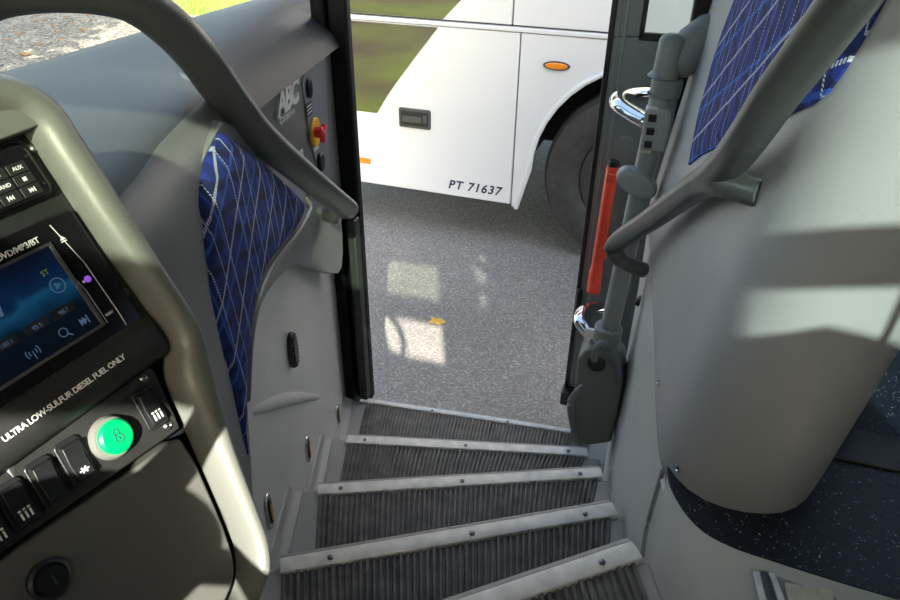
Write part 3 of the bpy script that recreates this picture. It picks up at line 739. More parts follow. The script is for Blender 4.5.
# right column below the frame
# switch panel
sp_ = root('switch_panel', 'speckled black switch strip below the fuel notice', 'switch panel', mtx=MD0)
bm = B(); plate(bm, [(-.5, -.048), (.019, -.055), (.021, -.061), (.011, -.117), (-.155, -.1), (-.5, -.1)], -.02, -.002); obj('strip', bm, M['fascia'], sp_, world=False, bev=.0015)
screw(sp_, .008, -.060, -.002); screw(sp_, .002, -.107, -.002)
sw_pts = [(-.003, -.084, 0), (-.078, -.080, 1), (-.103, -.079, 2), (-.128, -.079, 3), (-.150, -.080, 4), (-.176, -.080, 5)]
first = None
for x, y, k in sw_pts:
    mm = Matrix.Translation((x, y, -.002)) @ Matrix.Rotation(math.radians(-6), 4, 'Z')
    if first is None:
        bm = B(); plate(bm, rrect(-.0105, -.019, .0105, .019, .004), 0, .003); fr = obj('rocker_switch', bm, M['black'], sp_, world=False, bev=.001)
        bm = B(); rows = []
        for yy, h in ((-.0155, .004), (-.014, .0075), (0, .0058), (.014, .0085), (.0155, .004)):
            rows.append([(-.0078, yy, .002), (-.0072, yy, h), (.0072, yy, h), (.0078, yy, .002)])
        grid(bm, rows); rk = obj('rocker', bm, M['black'], fr, world=False, bev=.0006)
        first = (fr, rk); fr.matrix_local = mm; MW[fr.name] = MD0 @ mm
    else:
        fr = child_copy(first[0], sp_, mm); child_copy(first[1], fr, Matrix())
    bm = B()
    if k in (0, 3, 4):
        for q in range(3):
            box(bm, (-.0035 + q * .0035, -.0085, .0078), (.0014, .0055, .0005)); box(bm, (-.0035 + q * .0035, -.004, .0075), (.002, .0016, .0005))
    else:
        box(bm, (0, -.0085, .0078), (.008, .0012, .0005)); box(bm, (0, -.0085, .0078), (.0012, .006, .0005), Matrix.Rotation(.7, 3, 'Z')); box(bm, (0, -.0085, .0078), (.0012, .006, .0005), Matrix.Rotation(-.7, 3, 'Z'))
    if k != 2: obj('icon', bm, M['white'] if k in (0, 3, 4) else M['silver'], fr, world=False, smooth=0)
    else: bm.free()
bm = B(); lathe(bm, [(.0185, 0), (.0185, .003), (.0165, .0065), (.0145, .0068)], (-.045, -.083, -.002), (0, 0, 1), 36); gb = obj('push_button', bm, M['bezel'], sp_, world=False, label='round green lit push button with pale ring')
bm = B(); lathe(bm, [(.0145, 0), (.0145, .0095), (.0125, .0115), (.005, .0125)], (-.045, -.083, -.001), (0, 0, 1), 36); obj('green_cap', bm, M['green'], gb, world=False)
bm = B(); tube(bm, [(-.045 + .0036 * math.cos(a), -.0845 + .0036 * math.sin(a), .0118) for a in [2 * PI * k / 16 for k in range(16)]], .0004, 6, closed=True); tube(bm, [(-.0472, -.081, .0118), (-.0472, -.0775, .0118), (-.045, -.076, .0118), (-.0428, -.0775, .0118), (-.0428, -.081, .0118)], .0004, 6); box(bm, (-.045, -.0845, .0118), (.0008, .003, .0005)); obj('padlock_icon', bm, M['ink'], gb, world=False)
# console lid with lock
cl = root('console_lid', 'pale grey console lid with black key lock at bottom left', 'lid', mtx=MD0)
bm = B(); plate(bm, [(v.x, v.y) for v in crp([V((.001, -.122, 0)), V((.006, -.135, 0)), V((.004, -.16, 0)), V((-.012, -.235, 0)), V((-.034, -.266, 0)), V((-.1, -.281, 0)), V((-.3, -.33, 0)), V((-.5, -.33, 0)), V((-.5, -.104, 0)), V((-.2, -.104, 0)), V((-.155, -.105, 0)), V((-.05, -.117, 0))], 4, True)], -.03, -.003); obj('lid', bm, M['door_lid'], cl, world=False, bev=.007, seg=3)
bm = B(); plate(bm, [(.030, -.118), (.03, -.05), (.0, -.05), (-.5, -.05), (-.5, -.34), (-.07, -.29), (.005, -.25)], -.045, -.028); obj('backing', bm, M['black'], cl, world=False)
bm = B(); lathe(bm, [(.0155, 0), (.0155, .004), (.013, .0055), (.011, .005), (.0105, .009), (.003, .0095)], (-.142, -.139, -.003), (0, 0, 1), 32); lk = obj('key_lock', bm, M['black'], cl, world=False)
bm = B(); box(bm, (-.142, -.139, .007), (.002, .009, .002)); obj('keyhole', bm, M['steel'], lk, world=False)
# radio
rd = root('car_radio', 'black double height car radio with dark blue touch screen', 'radio', mtx=MD0)
bm = B(); plate(bm, rrect(-.150, -.020, .036, .094, .004), -.02, .004); obj('radio_body', bm, M['blackgloss'], rd, world=False, bev=.002)
bm = B(); tube(bm, [(x, y, .004) for x, y in ((.0115, .088), (.0185, .05), (.0195, .0), (.019, -.012))], .0004, 6); tube(bm, [(.002, .05, .004), (.006, .03, .004), (.006, -.002, .004)], .00035, 6); obj('accent_line', bm, M['silver'], rd, world=False)
bm = B(); uvl = bm.loops.layers.uv.new('UVMap'); q = [(-.137, 0), (0, 0), (0, .074), (-.137, .074)]; vs = [bm.verts.new((x, y, .0045)) for x, y in q]; fc = bm.faces.new(vs)
for lp, p in zip(fc.loops, q): lp[uvl].uv = p
scn = obj('touch_screen', bm, M['screen'], rd, world=False, smooth=0, recalc=False)
bm = B(); box2(bm, (-.14, -.0025, .003), (.003, 0, .0065)); box2(bm, (-.14, .074, .003), (.003, .0765, .0065)); box2(bm, (0, -.0025, .003), (.003, .0765, .0065)); obj('screen_frame', bm, M['latch'], rd, world=False, bev=.0005)
zi = .0048
bm = B(); tube(bm, [(-.030 + .0035 * math.cos(a), .010 + .0035 * math.sin(a), zi) for a in [2 * PI * k / 20 for k in range(20)]], .0004, 6, closed=True); tube(bm, [(-.0275, .0075, zi), (-.0245, .0045, zi)], .0005, 6); obj('search_icon', bm, M['icon'], scn, world=False)
bm = B()
for x in (-.013, -.010): prism(bm, [(x - .0012, .006, zi), (x - .0012, .013, zi), (x + .0025, .0095, zi)], (0, 0, .0002))
box(bm, (-.0068, .0095, zi), (.0009, .007, .0003)); obj('next_icon', bm, M['icon'], scn, world=False, smooth=0)
bm = B()
for rr_ in (.003, .0055):
    for sg in (-.6, PI - .6):
        tube(bm, [(-.058 + rr_ * math.cos(sg + q * .3), .009 + rr_ * math.sin(sg + q * .3), zi) for q in range(5)], .0004, 6)
tube(bm, [(-.058, .003, zi), (-.058, .010, zi)], .0004, 6); obj('antenna_icon', bm, M['icon'], scn, world=False)
bm = B(); tube(bm, [(-.012 + .006 * math.cos(a), .044 + .006 * math.sin(a), zi) for a in [2 * PI * k / 20 for k in range(20)]], .0004, 6, closed=True); prism(bm, [(-.014, .041, zi), (-.014, .047, zi), (-.009, .044, zi)], (0, 0, .0002)); obj('play_icon', bm, M['icon'], scn, world=False, smooth=0)
bm = text_bm('ST', .0062, extrude=.0001); bm.transform(Matrix.Translation((-.018, .055, zi))); obj('stereo_letters', bm, M['iconlime'], scn, world=False, smooth=0)
bm = B(); prism(bm, [(-.062, .043, zi), (-.0595, .043, zi), (-.055, .062, zi), (-.0575, .062, zi)], (0, 0, .0002)); box(bm, (-.068, .0445, zi), (.012, .002, .0002)); obj('frequency_digits', bm, M['icon'], scn, world=False, smooth=0)
for x, t in ((-.070, '100.1'), (-.044, '95.5'), (-.02, '98.7')):
    bm = B(); box(bm, (x, .0245, .0046), (.021, .0075, .0002)); k_ = obj('preset_key', bm, M['black'], scn, world=False, smooth=0)
    bm = text_bm(t, .005, extrude=.0001, align='CENTER'); bm.transform(Matrix.Translation((x, .0225, zi))); obj('preset_digits', bm, M['icon'], k_, world=False, smooth=0)
bm = text_bm('AM/FM/DVD/MP3/BT', .0068, extrude=.0002, bold=.0001, align='RIGHT', spacing=.95); bm.transform(Matrix.Translation((-.003, .0795, .0042))); obj('lettering', bm, M['white'], rd, world=False, smooth=0, label='white AM/FM/DVD/MP3/BT')
bm = B(); prism(bm, [(.0115, .0735, .0042), (.0165, .0735, .0042), (.014, .077, .0042)], (0, 0, .0003)); box(bm, (.014, .0722, .0043), (.005, .0009, .0004)); obj('eject_icon', bm, M['white'], rd, world=False, smooth=0)
bm = text_bm('RESET', .0030, extrude=.0002, align='CENTER'); bm.transform(Matrix.Translation((.012, .0028, .0042))); obj('reset_letters', bm, M['white'], rd, world=False, smooth=0)
bm = B(); lathe(bm, [(.0028, 0), (.0028, .0012), (.001, .002)], (.0125, .037, .004), (0, 0, 1), 16); obj('indicator', bm, M['purple'], rd, world=False)
bm = B(); box(bm, (.0085, .0365, .0042), (.002, .002, .0006)); obj('microphone_mark', bm, M['white'], rd, world=False)
# keypad above the radio
kp = root('remote_keypad', 'black radio remote keypad with white symbols above the radio', 'keypad', mtx=MD0)
bm = B(); plate(bm, rrect(-.10, .108, .037, .158, .012), -.012, -.0005); obj('tray', bm, M['black'], kp, world=False, bev=.003)
bm = B(); plate(bm, rrect(-.085, .1105, .031, .152, .006), -.004, .007); obj('keypad_body', bm, M['blackgloss'], kp, world=False, bev=.003)
first = None
def icon_bm(k):
    bm = B()
    if k == 'stop': box(bm, (0, 0, .0005), (.0032, .0032, .0004))
    elif k in ('next', 'prev'):
        sg = 1 if k == 'next' else -1
        for x in (-.0022, .0): prism(bm, [(sg * x, -.002, .0003), (sg * x, .002, .0003), (sg * (x + .0022), 0, .0003)], (0, 0, .0004))
        box(bm, (sg * .0027, 0, .0005), (.0008, .004, .0004))
    else:
        bm.free(); bm = text_bm(k, .0042, extrude=.0002, bold=.00008, align='CENTER'); bm.transform(Matrix.Translation((0, -.0014, .0005)))
    return bm
for i, row in enumerate((('MENU', 'PWR', None), ('MODE', 'SEL', 'AUX'), ('VOL', 'BAND', 'stop'), ('MUTE', 'prev', 'next'))):
    for j, kx in enumerate(row):
        if kx is None: continue
        x = .012 - (2 - j) * .0205 - .002 * (i - 1); y = .1475 - i * .0105 if i else .149
        x = .0135 - (2 - j) * .018; y = (.1475, .137, .1275, .118)[i]
        mm = Matrix.Translation((x, y, .007))
        if i == 0:
            bm = icon_bm('PWR' if j else 'SRC'); bm.transform(mm); obj('key_letters', bm, M['white'], kp, world=False, smooth=0); continue
        if first is None:
            bm = B(); plate(bm, rrect(-.0083, -.0044, .0083, .0044, .0012), -.001, .0005); first = obj('key', bm, M['fascia'], kp, world=False, bev=.0005); first.matrix_local = mm; MW[first.name] = MD0 @ mm; ko = first
        else: ko = child_copy(first, kp, mm)
        obj('key_symbol', icon_bm(kx), M['white'], ko, world=False, smooth=0)
screw(kp, .026, .143, .0065, .0014); screw(kp, .026, .119, .0065, .0014)

# ------------------------------------------------------------------ door frame, door leaf
bm = B(); box2(bm, (-.945, 1.81, .32), (-.905, 1.90, 2.7)); box2(bm, (-.905, 1.83, .36), (-.845, 1.865, 2.7)); struct('trim_2', bm, M['jamb'], bev=.008)
bm = B(); box2(bm, (-.875, 1.79, .39), (-.845, 1.83, 1.12)); struct('trim_3', bm, M['foam'], bev=.006)
bm = B(); box2(bm, (.045, 1.80, .30), (.13, 1.92, 2.7)); struct('trim_4', bm, M['jamb'], bev=.008)
dl = root('door_1', 'open slate grey passenger door leaf with window', 'door', (.2, 2.15, .3), kind='structure')
YD = 2.12
zb, zw = .345, 1.655
bm = B(); prism(bm, [(-.155, YD, zb), (.62, YD, zb), (.62, YD, zw), (-.155, YD, zw)], (0, .05, 0)); prism(bm, [(-.155, YD, zw), (-.075, YD, zw), (-.075, YD, 2.6), (-.155, YD, 2.6)], (0, .05, 0)); prism(bm, [(.55, YD, zw), (.62, YD, zw), (.62, YD, 2.6), (.55, YD, 2.6)], (0, .05, 0)); obj('door_panel', bm, M['doorgrey'], dl, bev=.006)
bm = B(); box2(bm, (-.166, YD - .006, zb - .02), (-.150, YD + .056, 2.6)); obj('edge_seal', bm, M['black'], dl, bev=.004)
bm = B(); box2(bm, (-.124, YD - .004, zb + .02), (-.116, YD + .01, 2.6)); box2(bm, (-.141, YD - .003, zb + .02), (-.136, YD + .01, 2.6)); obj('edge_bead', bm, M['polegrey'], dl, bev=.002)
bm = B(); box2(bm, (-.08, YD - .006, zw - .006), (.56, YD + .012, zw + .016)); box2(bm, (-.08, YD - .006, zw), (-.066, YD + .012, 2.6)); obj('window_seal', bm, M['black'], dl, bev=.003)
bm = B(); box2(bm, (-.07, YD + .02, zw), (.56, YD + .026, 2.6)); obj('window_pane', bm, M['doorglass'], dl)
bm = B(); box2(bm, (-.172, YD - .05, zb - .03), (-.09, YD + .01, zb + .03)); obj('bottom_guide', bm, M['black'], dl, bev=.006)
bm = B(); lathe(bm, [(.035, 0), (.035, .003), (.031, .004)], at_y(624, 147, YD), (0, -1, 0), 28); obj('blanking_cap', bm, M['doorgrey'], dl)
a, b = at_y(613, 166, 2.03), at_y(593, 290, 2.03)
ph = root('pull_bar', 'bright red upright pull bar on the open door', 'handle', tuple(b))
bm = B(); tube(bm, [a, a.lerp(b, .5), b], .0185, 18, dome=False); obj('bar', bm, M['red'], ph)
bm = B(); cyl(bm, a + V((0, 0, -.002)), a + V((.002, 0, .018)), .0165); obj('end_cap', bm, M['black'], ph, bev=.004)
bm = B(); box(bm, b.lerp(a, .06) + V((.0, .02, 0)), (.044, .05, .085)); obj('lower_mount', bm, M['red'], ph, bev=.008)
bm = B(); box(bm, b.lerp(a, .34) + V((.01, .035, 0)), (.03, .11, .05)); obj('mount_block', bm, M['red'], ph, bev=.008)
bm = B(); box(bm, b.lerp(a, .93) + V((.0, .035, 0)), (.03, .11, .03)); obj('mount_block', bm, M['red'], ph, bev=.006)
bm = B(); tube(bm, [at_y(580, 290, YD - .01), at_y(577, 312, YD - .01)], .010, 8); obj('lock_pin', bm, M['black'], dl)

# ------------------------------------------------------------------ door shaft
YS = 1.72
sh = root('door_shaft', 'upright grey door actuator shaft with clamps and chrome arms', 'door mechanism', tuple(at_y(608, 340, YS)))
ptop, pbot = at_y(669, 62, YS), at_y(607, 340, YS)
bm = B(); cyl(bm, pbot, ptop, .027); obj('shaft', bm, M['polegrey'], sh)
ax = (ptop - pbot).normalized()
bm = B(); tube(bm, [at_y(662, 92, YS), at_y(663, 76, YS), at_y(666, 72, YS), at_y(672, 40, YS)], [.034, .036, .030, .028], 24); obj('top_sleeve', bm, M['capgrey'], sh)
bm = B(); tube(bm, [at_y(664, 97, YS), at_y(668, 78, YS)], [.036, .036], 24, dome=False); obj('sleeve_collar', bm, M['capgrey'], sh, bev=.005)
bm = B(); tube(bm, [at_y(676, 62, 1.74), at_y(695, 45, 1.76), at_y(712, 30, 1.78)], [.042, .045, .04], 18, flat=1.1); obj('top_bracket', bm, M['capgrey'], sh)
c = at_y(656, 128, YS - .02); bm = B(); box(bm, c, (.062, .055, .10)); cb = obj('arm_clamp', bm, M['clampgrey'], sh, bev=.006)
bm = B()
for dz in (-.032, .0, .032): box(bm, c + V((-.012, -.03, dz)), (.018, .012, .016))
obj('clamp_bolts', bm, M['black'], cb, bev=.002)
c2 = at_y(647, 108, YS - .015); bm = B(); box(bm, at_y(650, 130, YS - .03), (.022, .02, .11)); obj('sticker', bm, M['cream'], sh, bev=.002)
def arm(l, lab):
    bm = B(); tube(bm, crp([at_y(*p) for p in l], 6), .026, 16, flat=.7, up=(0, 0, 1)); return obj('chrome_arm', bm, M['chrome'], sh, smooth=60)
arm([(648, 122, 1.72), (632, 113, 1.76), (620, 104, 1.80), (623, 96, 1.86), (640, 93, 1.92), (660, 93, 1.97)], '')
arm([(604, 344, 1.72), (592, 335, 1.76), (582, 321, 1.80), (586, 311, 1.86), (600, 308, 1.92), (618, 308, 1.97)], '')
q = at_y(600, 341, YS - .02); bm = B(); box(bm, at_y(590, 333, 1.72), (.03, .01, .03)); obj('sticker', bm, M['white'], sh)
bm = B(); cyl(bm, at_y(609, 326, YS), at_y(606, 342, YS), .040); obj('lower_collar', bm, M['polegrey'], sh, bev=.005)
bm = B(); cyl(bm, at_y(606, 340, YS), at_y(603, 362, YS), .022); obj('lower_spindle', bm, M['polegrey'], sh)
# lozenge grip between shaft and bar
e0, e1 = at_y(649, 190, 1.685), at_y(624, 180, 1.685)
bm = B(); rows = []
mid = e0.lerp(e1, .5); dx = (e1 - e0); L_ = dx.length
prism(bm, [mid + dx.normalized() * x + V((0, 0, y)) - V((0, .005, 0)) for x, y in [(.054 * math.cos(t), .034 * math.sin(t)) for t in [2 * PI * k / 24 for k in range(24)]]], (0, .05, 0)); obj('bar_clamp', bm, M['clampgrey'], sh, bev=.012, seg=3)

# ------------------------------------------------------------------ motor cover by the sill
mc = root('motor_cover', 'dark grey rounded motor cover at the shaft foot beside the sill', 'cover', (-.02, 1.72, .385))
fp = [(577, 360), (586, 350), (602, 352), (620, 370), (622, 390), (611, 443), (588, 446), (569, 441)]
bm = B(); pts = [at_y(x, y, 1.66) for x, y in fp]; 
prism(bm, pts, (0.006, .13, -.0)); obj('cover_shell', bm, M['boxgrey'], mc, bev=.009, seg=3)
c = at_y(597, 360, 1.66)
bm = B(); lathe(bm, [(.026, 0), (.026, .012), (.02, .016)], at_y(597, 362, 1.668), (0, -1, .25), 24); obj('boss', bm, M['black'], mc)
ck = root('cable_loop', 'grey cable loop above the motor cover', 'cable', tuple(at_y(620, 385, 1.66)))
bm = B(); tube(bm, crp([at_y(x, y, yy) for x, y, yy in ((594, 360, 1.645), (596, 349, 1.64), (603, 343, 1.64), (612, 350, 1.64), (618, 364, 1.645), (620, 384, 1.66))], 6), .0095, 12); obj('conduit', bm, M['hose'], ck)
cs = root('cable_conduit', 'grey conduit bent along the left side of the motor cover', 'cable', tuple(at_y(575, 440, 1.66)))
bm = B(); tube(bm, crp([at_y(x, y, 1.64) for x, y in ((583, 386), (575, 394), (570, 404), (572, 422), (577, 441))], 6), .0095, 12); obj('conduit', bm, M['hose'], cs)

# ------------------------------------------------------------------ right stair wall, moulding, floor
top = [(.030, 1.85), (.062, 1.56), (.092, 1.25), (.110, 1.0), (.120, .87), (.118, .812)]
bot = [(.020, 1.89), (.018, 1.56), (.045, 1.285), (.074, .995), (.092, .85), (.098, .76)]
tp, bt = crp([V((*p, 1.256)) for p in top], 5), crp([V((*p, .2)) for p in bot], 5)
rows = []
for a, b in zip(tp, bt): rows.append([b.lerp(a, t) + V((.012 * math.sin(PI * t), 0, 0)) for t in (0, .15, .3, .5, .7, .85, 1)])
bm = B(); grid(bm, rows); solidify(bm, -.015); struct('wall_right', bm, M['wall'], smooth=60)
# curved folds following the steps on the right wall
for k in range(1, 5):
    z = HZ[k - 1]
E1 = [(.106, .818), (.122, .762), (.154, .72), (.195, .702), (.243, .695), (.321, .686), (.40, .68)]
E0 = [(.104, .765), (.112, .70), (.135, .655), (.17, .61), (.215, .575), (.27, .55), (.33, .53)]
e1, e0 = crp([V((*p, 1.281)) for p in E1], 6), crp([V((*p, 1.10)) for p in E0], 6)
rows = []
for a, b in zip(e1, e0):
    rows.append([b, b + V((0, 0, .07)), b.lerp(a, .10) + V((0, 0, .075)), b.lerp(a, .3) + V((0, 0, .070)), b.lerp(a, .55) + V((0, 0, .052)), b.lerp(a, .8) + V((0, 0, .025)), a, a + V((.004, .008, -.02))])
bm = B(); grid(bm, rows); solidify(bm, .012); struct('trim_6', bm, M['wall'], smooth=60)
bm = B(); tube(bm, crp([at(x, y, (1, 0, 0), .103) for x, y in ((663, 470), (655, 497), (647, 527), (642, 556))], 5), .004, 8); struct('trim_7', bm, M['step_grey'])
bm = B(); prism(bm, [(*p, 1.24) for p in [(v.x, v.y) for v in crp([V((*q, 0)) for q in ([(.112, .86)] + E1)], 6)] + [(.40, -.7), (3.0, -.7), (3.0, 1.84), (.13, 1.84), (.12, 1.3)]], (0, 0, .043)); struct('floor', bm, M['floor'], smooth=0)
bm = B(); prism(bm, [(-1.2, -.7, .9), (.40, -.7, .9), (.40, .5, .9), (-.2, .2, .9), (-.35, .05, .9), (-1.2, .3, .9)], (0, 0, .03)); struct('floor_driver', bm, M['floor'], smooth=0)
# ridged threshold on the floor, tile and nosing by the aisle
rt = root('threshold_strip', 'dark ridged threshold strip on the navy floor at right edge', 'threshold', tuple(at_z(870, 465, 1.283)))
p0, p1 = at_z(826, 452, 1.284), at_z(930, 474, 1.284); d = (p1 - p0).normalized(); n = V((-d.y, d.x, 0))
bm = B()
for k in range(5): tube(bm, [p0 + n * (k * .014) - d * .02, p1 + n * (k * .014)], .006, 8, flat=.7)
obj('ridges', bm, M['black'], rt)
bm = B(); prism(bm, [p0 - n * .012 - d * .03 - V((0, 0, .001)), p1 - n * .012 - V((0, 0, .001)), p1 + n * .07 - V((0, 0, .001)), p0 + n * .07 - d * .03 - V((0, 0, .001))], (0, 0, .005)); obj('base_strip', bm, M['black'], rt, bev=.002)
bm = B(); prism(bm, [at_z(x, y, 1.262) for x, y in ((757, 566), (833, 580), (838, 640), (782, 640))], (0, 0, .012)); struct('trim_8', bm, M['step_grey'], bev=.004)
bm = B(); prism(bm, [at_z(x, y, 1.275) for x, y in ((784, 584), (832, 592), (838, 640), (795, 640))], (0, 0, .004)); obj('floor_tile', bm, M['cream'], bev=.001, label='small cream floor panel at the bottom edge right of centre', cat='tile')
nz_ = root('aisle_nosing', 'short aluminium nosing beside the cream floor panel', 'nosing', tuple(at_z(765, 585, 1.276)))
for i, (a_, b_) in enumerate((((752, 573), (768, 640)), ((760, 573), (780, 640)), ((768, 574), (790, 640)))):
    bm = B(); a, b = at_z(*a_, 1.277), at_z(*b_, 1.277); prism(bm, [a, b, b + V((.008, 0, 0)), a + V((.008, 0, 0))], (0, 0, .006)); obj('strip', bm, M['alu'] if i != 1 else M['latch'], nz_, bev=.001)

# ------------------------------------------------------------------ modesty panel with handle
mp = root('modesty_panel', 'big curved grey modesty panel with blue plaid pad at right', 'panel', (.25, .95, 1.28))
prof = [(1.255, -.035), (1.250, -.02), (1.256, -.006), (1.275, -.001), (1.32, 0), (1.6, 0), (1.9, 0), (2.2, 0), (2.24, -.01), (2.25, -.03)]
N_ = 70; rows = []
for i in range(N_ + 1):
    s = MD.S[-1] * i / N_
    lift = .0
    rows.append([MD.f(s, z, o) for z, o in prof])
bm = B(); grid(bm, rows); solidify(bm, .02); obj('shell', bm, M['panel'], mp, smooth=60)
pd = [(690, 165), (702, 155), (735, 139), (770, 124), (792, 114), (815, 104), (830, 92), (845, 71), (866, 37), (888, -2), (905, -30), (760, -60), (738, -5), (722, 40), (708, 85), (697, 130)]
bm = B(); sheet(bm, MD.f, MD.outline(pd, 2, smooth=False), -.002, .006, step=.03, uvs=True, dome=.006); obj('fabric_pad', bm, M['fabric'], mp, smooth=60)
for x, y in ((678, 468), (659, 382)):
    s, z = MD.inv(x, y); p = MD.f(s, z); n = MD.f(s, z, .01) - p
    bm = B(); lathe(bm, [(.0065, 0), (.0065, .002), (.004, .0035), (.0025, .0015)], p, n, 16); obj('screw', bm, M['chrome'], mp)
bm = B(); tube(bm, crp([at_y(638, 303, 1.76), at_y(643, 298, 1.74), at_y(652, 300, 1.70), at_y(656, 308, 1.62)], 4), .011, 10); obj('corner_rubber', bm, M['black'], mp)
hr = crp(handle_path([(613, 250, 1.74), (620, 240, 1.69), (650, 220, 1.47), (690, 191, 1.16), (712, 177, 1.00), (730, 160, .90), (748, 137, .82), (775, 97, .74), (805, 58, .68), (835, 18, .63), (858, -14, .595), (875, -45, .57)]), 5)
g2 = root('grab_handle', 'branched grey grab handle across the modesty panel', 'handle', tuple(hr[0]))
bm = B(); tube(bm, hr, [.024, .0245, .0245, .0245, .0245, .025, .025], 20, flat=1.0); obj('rail', bm, M['handle'], g2, smooth=60)
s, z = MD.inv(640, 270); w0 = MD.f(s, z, -.01)
bm = B(); tube(bm, crp([at_t(614, 247, 1.735), at_t(617, 256, 1.74), at_t(626, 263, 1.76), w0], 5), [.024, .022, .019, .02], 18); obj('foot', bm, M['handle'], g2, smooth=60)
s, z = MD.inv(757, 194); w1 = MD.f(s, z, -.01)
bm = B(); tube(bm, crp([at_t(700, 186, 1.06), at_t(722, 181, .955), at_t(740, 187, .915), w1], 5), [.018, .023, .020, .020], 18, dome=False); obj('foot', bm, M['handle'], g2, smooth=60, label='upper branch foot')

# ------------------------------------------------------------------ bus body around and behind the camera
YL = -.72
bm = B()
box2(bm, (-1.25, YL - .06, .3), (3.0, YL, 1.5)); box2(bm, (-1.25, YL - .06, 2.95), (3.0, YL, 3.2))
LW = []
struct('wall_left', bm, M['liner'])
bm = B(); box2(bm, (-1.35, YL - .06, 3.2), (3.0, 1.92, 3.26)); struct('ceiling', bm, M['ceil'])
bm = B(); box2(bm, (.13, 1.82, .3), (3.0, 1.9, 1.9)); box2(bm, (.13, 1.82, 2.8), (3.0, 1.9, 3.2)); box2(bm, (1.3, 1.82, 1.9), (1.4, 1.9, 2.8)); box2(bm, (-.95, 1.82, 2.62), (.13, 1.9, 3.2)); box2(bm, (-1.35, 1.80, .3), (-.945, 1.98, 1.60)); struct('wall_door_side', bm, M['liner'])
bm = B(); box2(bm, (3.0, YL - .06, .3), (3.06, 1.92, 3.26)); struct('wall_rear', bm, M['liner'])
bm = B(); box2(bm, (-1.42, YL - .06, .3), (-1.27, 1.90, 1.66)); struct('wall_cab_front', bm, M['liner'])
bm = B(); prism(bm, [(-1.262, YL, 1.66), (-1.262, 1.82, 1.66), (-1.262, 1.82, 3.2), (-1.262, YL, 3.2)], (-.008, 0, 0)); struct('window_1', bm, M['clearglass'], smooth=0)
bm = B(); box2(bm, (.13, 1.85, 1.9), (3.0, 1.858, 2.8)); struct('window_2', bm, M['blueglass'], smooth=0)
SUN_D = V((-.364, 1, -.657)).normalized()
# left side windows: clear sliding panes below, green tinted fixed panes above
bm = B()
for x0, x1 in ((-1.25, -.50), (.955, 1.10), (2.0, 2.1), (2.9, 3.0)): box2(bm, (x0, YL - .06, 2.0), (x1, YL, 2.95))
box2(bm, (-1.25, YL - .05, 2.40), (.43, YL - .01, 2.53)); box2(bm, (-1.25, YL - .06, 1.5), (.43, YL, 2.17))
box2(bm, (.43, YL - .06, 1.5), (.655, YL, 2.95)); box2(bm, (-1.25, YL - .06, 2.80), (.43, YL, 2.96))
box2(bm, (.655, YL - .06, 1.5), (3.0, YL, 2.43))
struct('trim_sun_mask', bm, M['jamb'], bev=.004)  # unseen pillars and sills, sized to cut the sun patches and skylight
bm = B(); box2(bm, (-1.12, YL - .035, 2.17), (.43, YL - .028, 2.40)); struct('window_3', bm, M['clearglass'], smooth=0)
bm = B(); box2(bm, (-1.12, YL - .035, 2.53), (.43, YL - .028, 2.80)); struct('window_4', bm, M['topglass'], smooth=0)
bm = B(); box2(bm, (.655, YL - .035, 2.43), (2.9, YL - .028, 2.95)); struct('window_5', bm, M['tintglass'], smooth=0)

# driver's seat (behind the camera) and steering wheel (left of it), added for their shadows
dsm = Matrix.Translation((.57, -.16, 1.284)) @ Matrix.Rotation(math.radians(-70), 4, 'Z')  # position and swivel set so the seat shadow falls on the modesty panel
dst = root('driver_seat', 'unseen dark cloth driver seat with headrest, turned to shade the modesty panel', 'seat', mtx=dsm)
bm = B(); lathe(bm, [(.18, 0), (.18, .03), (.09, .08), (.09, .26), (.18, .34)], (0, 0, 0), (0, 0, 1), 24); obj('pedestal', bm, M['black'], dst, world=False)
bm = B(); box2(bm, (-.28, -.24, .35), (.18, .24, .46)); obj('seat_cushion', bm, M['seat'], dst, world=False, bev=.045, seg=4)
bm = B(); prism(bm, [(.15, y, z) for y, z in ((-.24, .42), (-.25, .75), (-.22, .90), (-.14, 1.0), (0, 1.042), (.14, 1.0), (.22, .90), (.25, .75), (.24, .42))], (.10, 0, 0)); obj('backrest', bm, M['seat'], dst, world=False, bev=.03, seg=4)
bm = B(); plate(bm, rrect(-.15, 1.116, .15, 1.182, .03), .175, .225); bm.transform(Matrix(((0, 0, 1, 0), (1, 0, 0, 0), (0, 1, 0, 0), (0, 0, 0, 1)))); hd = obj('headrest', bm, M['seat'], dst, world=False, bev=.02, seg=3)
for y in (-.07, .07): bm = B(); cyl(bm, (.2, y, 1.0), (.2, y, 1.13), .007); obj('headrest_post', bm, M['chrome'], hd, world=False)
swc = V((-.20, -.15, 1.89)); swn = V((.55, 0, .83)).normalized(); swm = frame(swc, (0, 1, 0), swn.cross(V((0, 1, 0))))  # unseen wheel, raised so rim and hub shade the console
sw = root('steering_wheel', 'unseen black steering wheel, added to cast shadows on the dashboard', 'steering wheel', mtx=swm)
bm = B(); tube(bm, [(.21 * math.cos(a), .21 * math.sin(a), 0) for a in [2 * PI * k / 48 for k in range(48)]], .016, 14, closed=True); obj('rim', bm, M['black'], sw, world=False)
bm = B(); lathe(bm, [(.075, -.03), (.08, 0), (.06, .015), (.02, .02)], (0, 0, -.02), (0, 0, 1), 32); obj('hub', bm, M['black'], sw, world=False)
for a in (0, PI, -PI / 2):
    bm = B(); tube(bm, [(.06 * math.cos(a), .06 * math.sin(a), -.02), (.205 * math.cos(a), .205 * math.sin(a), 0)], [.02, .014], 10, flat=.5); obj('spoke', bm, M['black'], sw, world=False)
bm = B(); cyl(bm, (0, 0, -.04), (0, 0, -.5), .03); obj('column', bm, M['black'], sw, world=False)

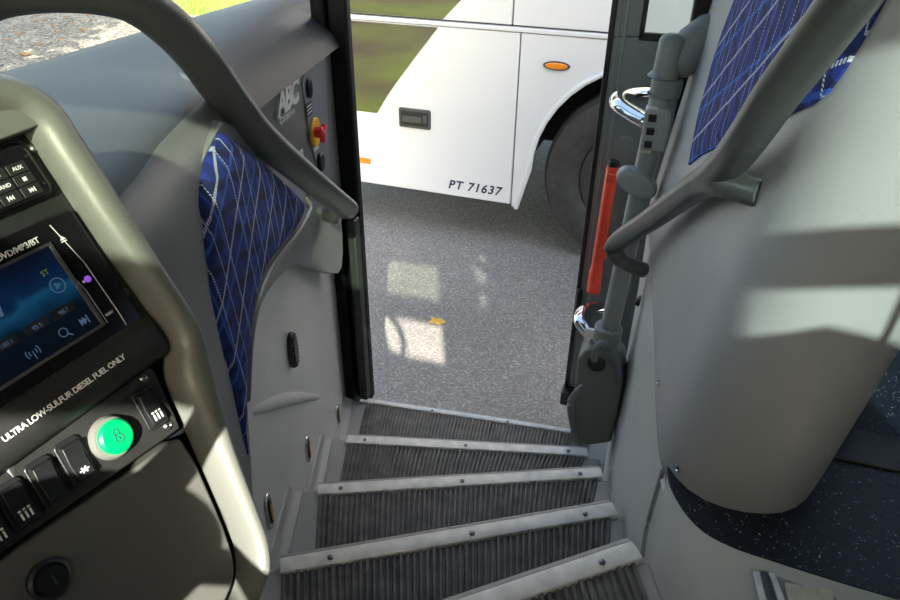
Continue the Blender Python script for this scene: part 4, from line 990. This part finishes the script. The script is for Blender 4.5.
# leafy tree added out of view to cast the shade on the gravel
tr = root('tree', 'unseen leafy tree added to shade the left part of the gravel', 'tree', (-7.2, -1.5, 0))
bm = B(); tube(bm, crp([V((-7.2, -1.5, -.1)), V((-7.15, -1.45, 1.6)), V((-7.0, -1.5, 3.4)), V((-6.9, -1.4, 5.5))], 5), [.28, .2, .16, .06], 12); obj('trunk', bm, M['bark'], tr)
bm = B(); rnd = random.Random(3)
for k in range(14000):
    while True:
        p = V((rnd.uniform(-1, 1), rnd.uniform(-1, 1), rnd.uniform(-1, 1)))
        if abs(p.x) ** 4 + abs(p.y) ** 4 + abs(p.z) ** 4 < 1: break
    p = V((-8.1 + p.x * 3.6, -1.5 + p.y * 2.4, 5.2 + p.z * 3.9)); a = V((rnd.uniform(-1, 1), rnd.uniform(-1, 1), rnd.uniform(-.5, .5))).normalized() * .17; b_ = a.cross(V((rnd.uniform(-.4, .4), rnd.uniform(-.4, .4), 1))).normalized() * .09
    vs = [bm.verts.new(q) for q in (p - a, p + b_, p + a, p - b_)]; bm.faces.new(vs)
obj('crown', bm, M['crown'], tr, smooth=0)

# ------------------------------------------------------------------ light
w = bpy.data.worlds.new('sky'); S.world = w; w.use_nodes = True; nt = w.node_tree
bg = nt.nodes['Background']; sk = nt.nodes.new('ShaderNodeTexSky'); sk.sky_type = 'NISHITA'; sk.sun_disc = False
az = math.atan2(-SUN_D.x, -SUN_D.y)
sk.sun_elevation = math.asin(-SUN_D.z); sk.sun_rotation = az; sk.air_density = 1.0; sk.dust_density = 2.5; sk.ozone_density = 1
wb = nt.nodes.new('ShaderNodeMix'); wb.data_type = 'RGBA'; wb.blend_type = 'MULTIPLY'; wb.inputs['Factor'].default_value = 1; wb.inputs['B'].default_value = (1.06, 1.0, .88, 1)
nt.links.new(sk.outputs[0], wb.inputs['A']); nt.links.new(wb.outputs['Result'], bg.inputs['Color']); bg.inputs['Strength'].default_value = .32
sd = bpy.data.lights.new('sun', 'SUN'); sd.energy = 9.0; sd.angle = math.radians(.53); sd.color = (1, .93, .82)
so = bpy.data.objects.new('sun', sd); C.objects.link(so); so.rotation_euler = SUN_D.to_track_quat('-Z', 'Y').to_euler(); so.location = (5, -10, 9)

S.view_settings.view_transform = 'Standard'; S.view_settings.look = 'None'; S.view_settings.gamma = 1; S.view_settings.use_curve_mapping = False
S.view_settings.exposure = 1.3
S.cycles.use_denoising = True
S.cycles.max_bounces = 10; S.cycles.diffuse_bounces = 6; S.cycles.transparent_max_bounces = 12
S.cycles.sample_clamp_indirect = 6
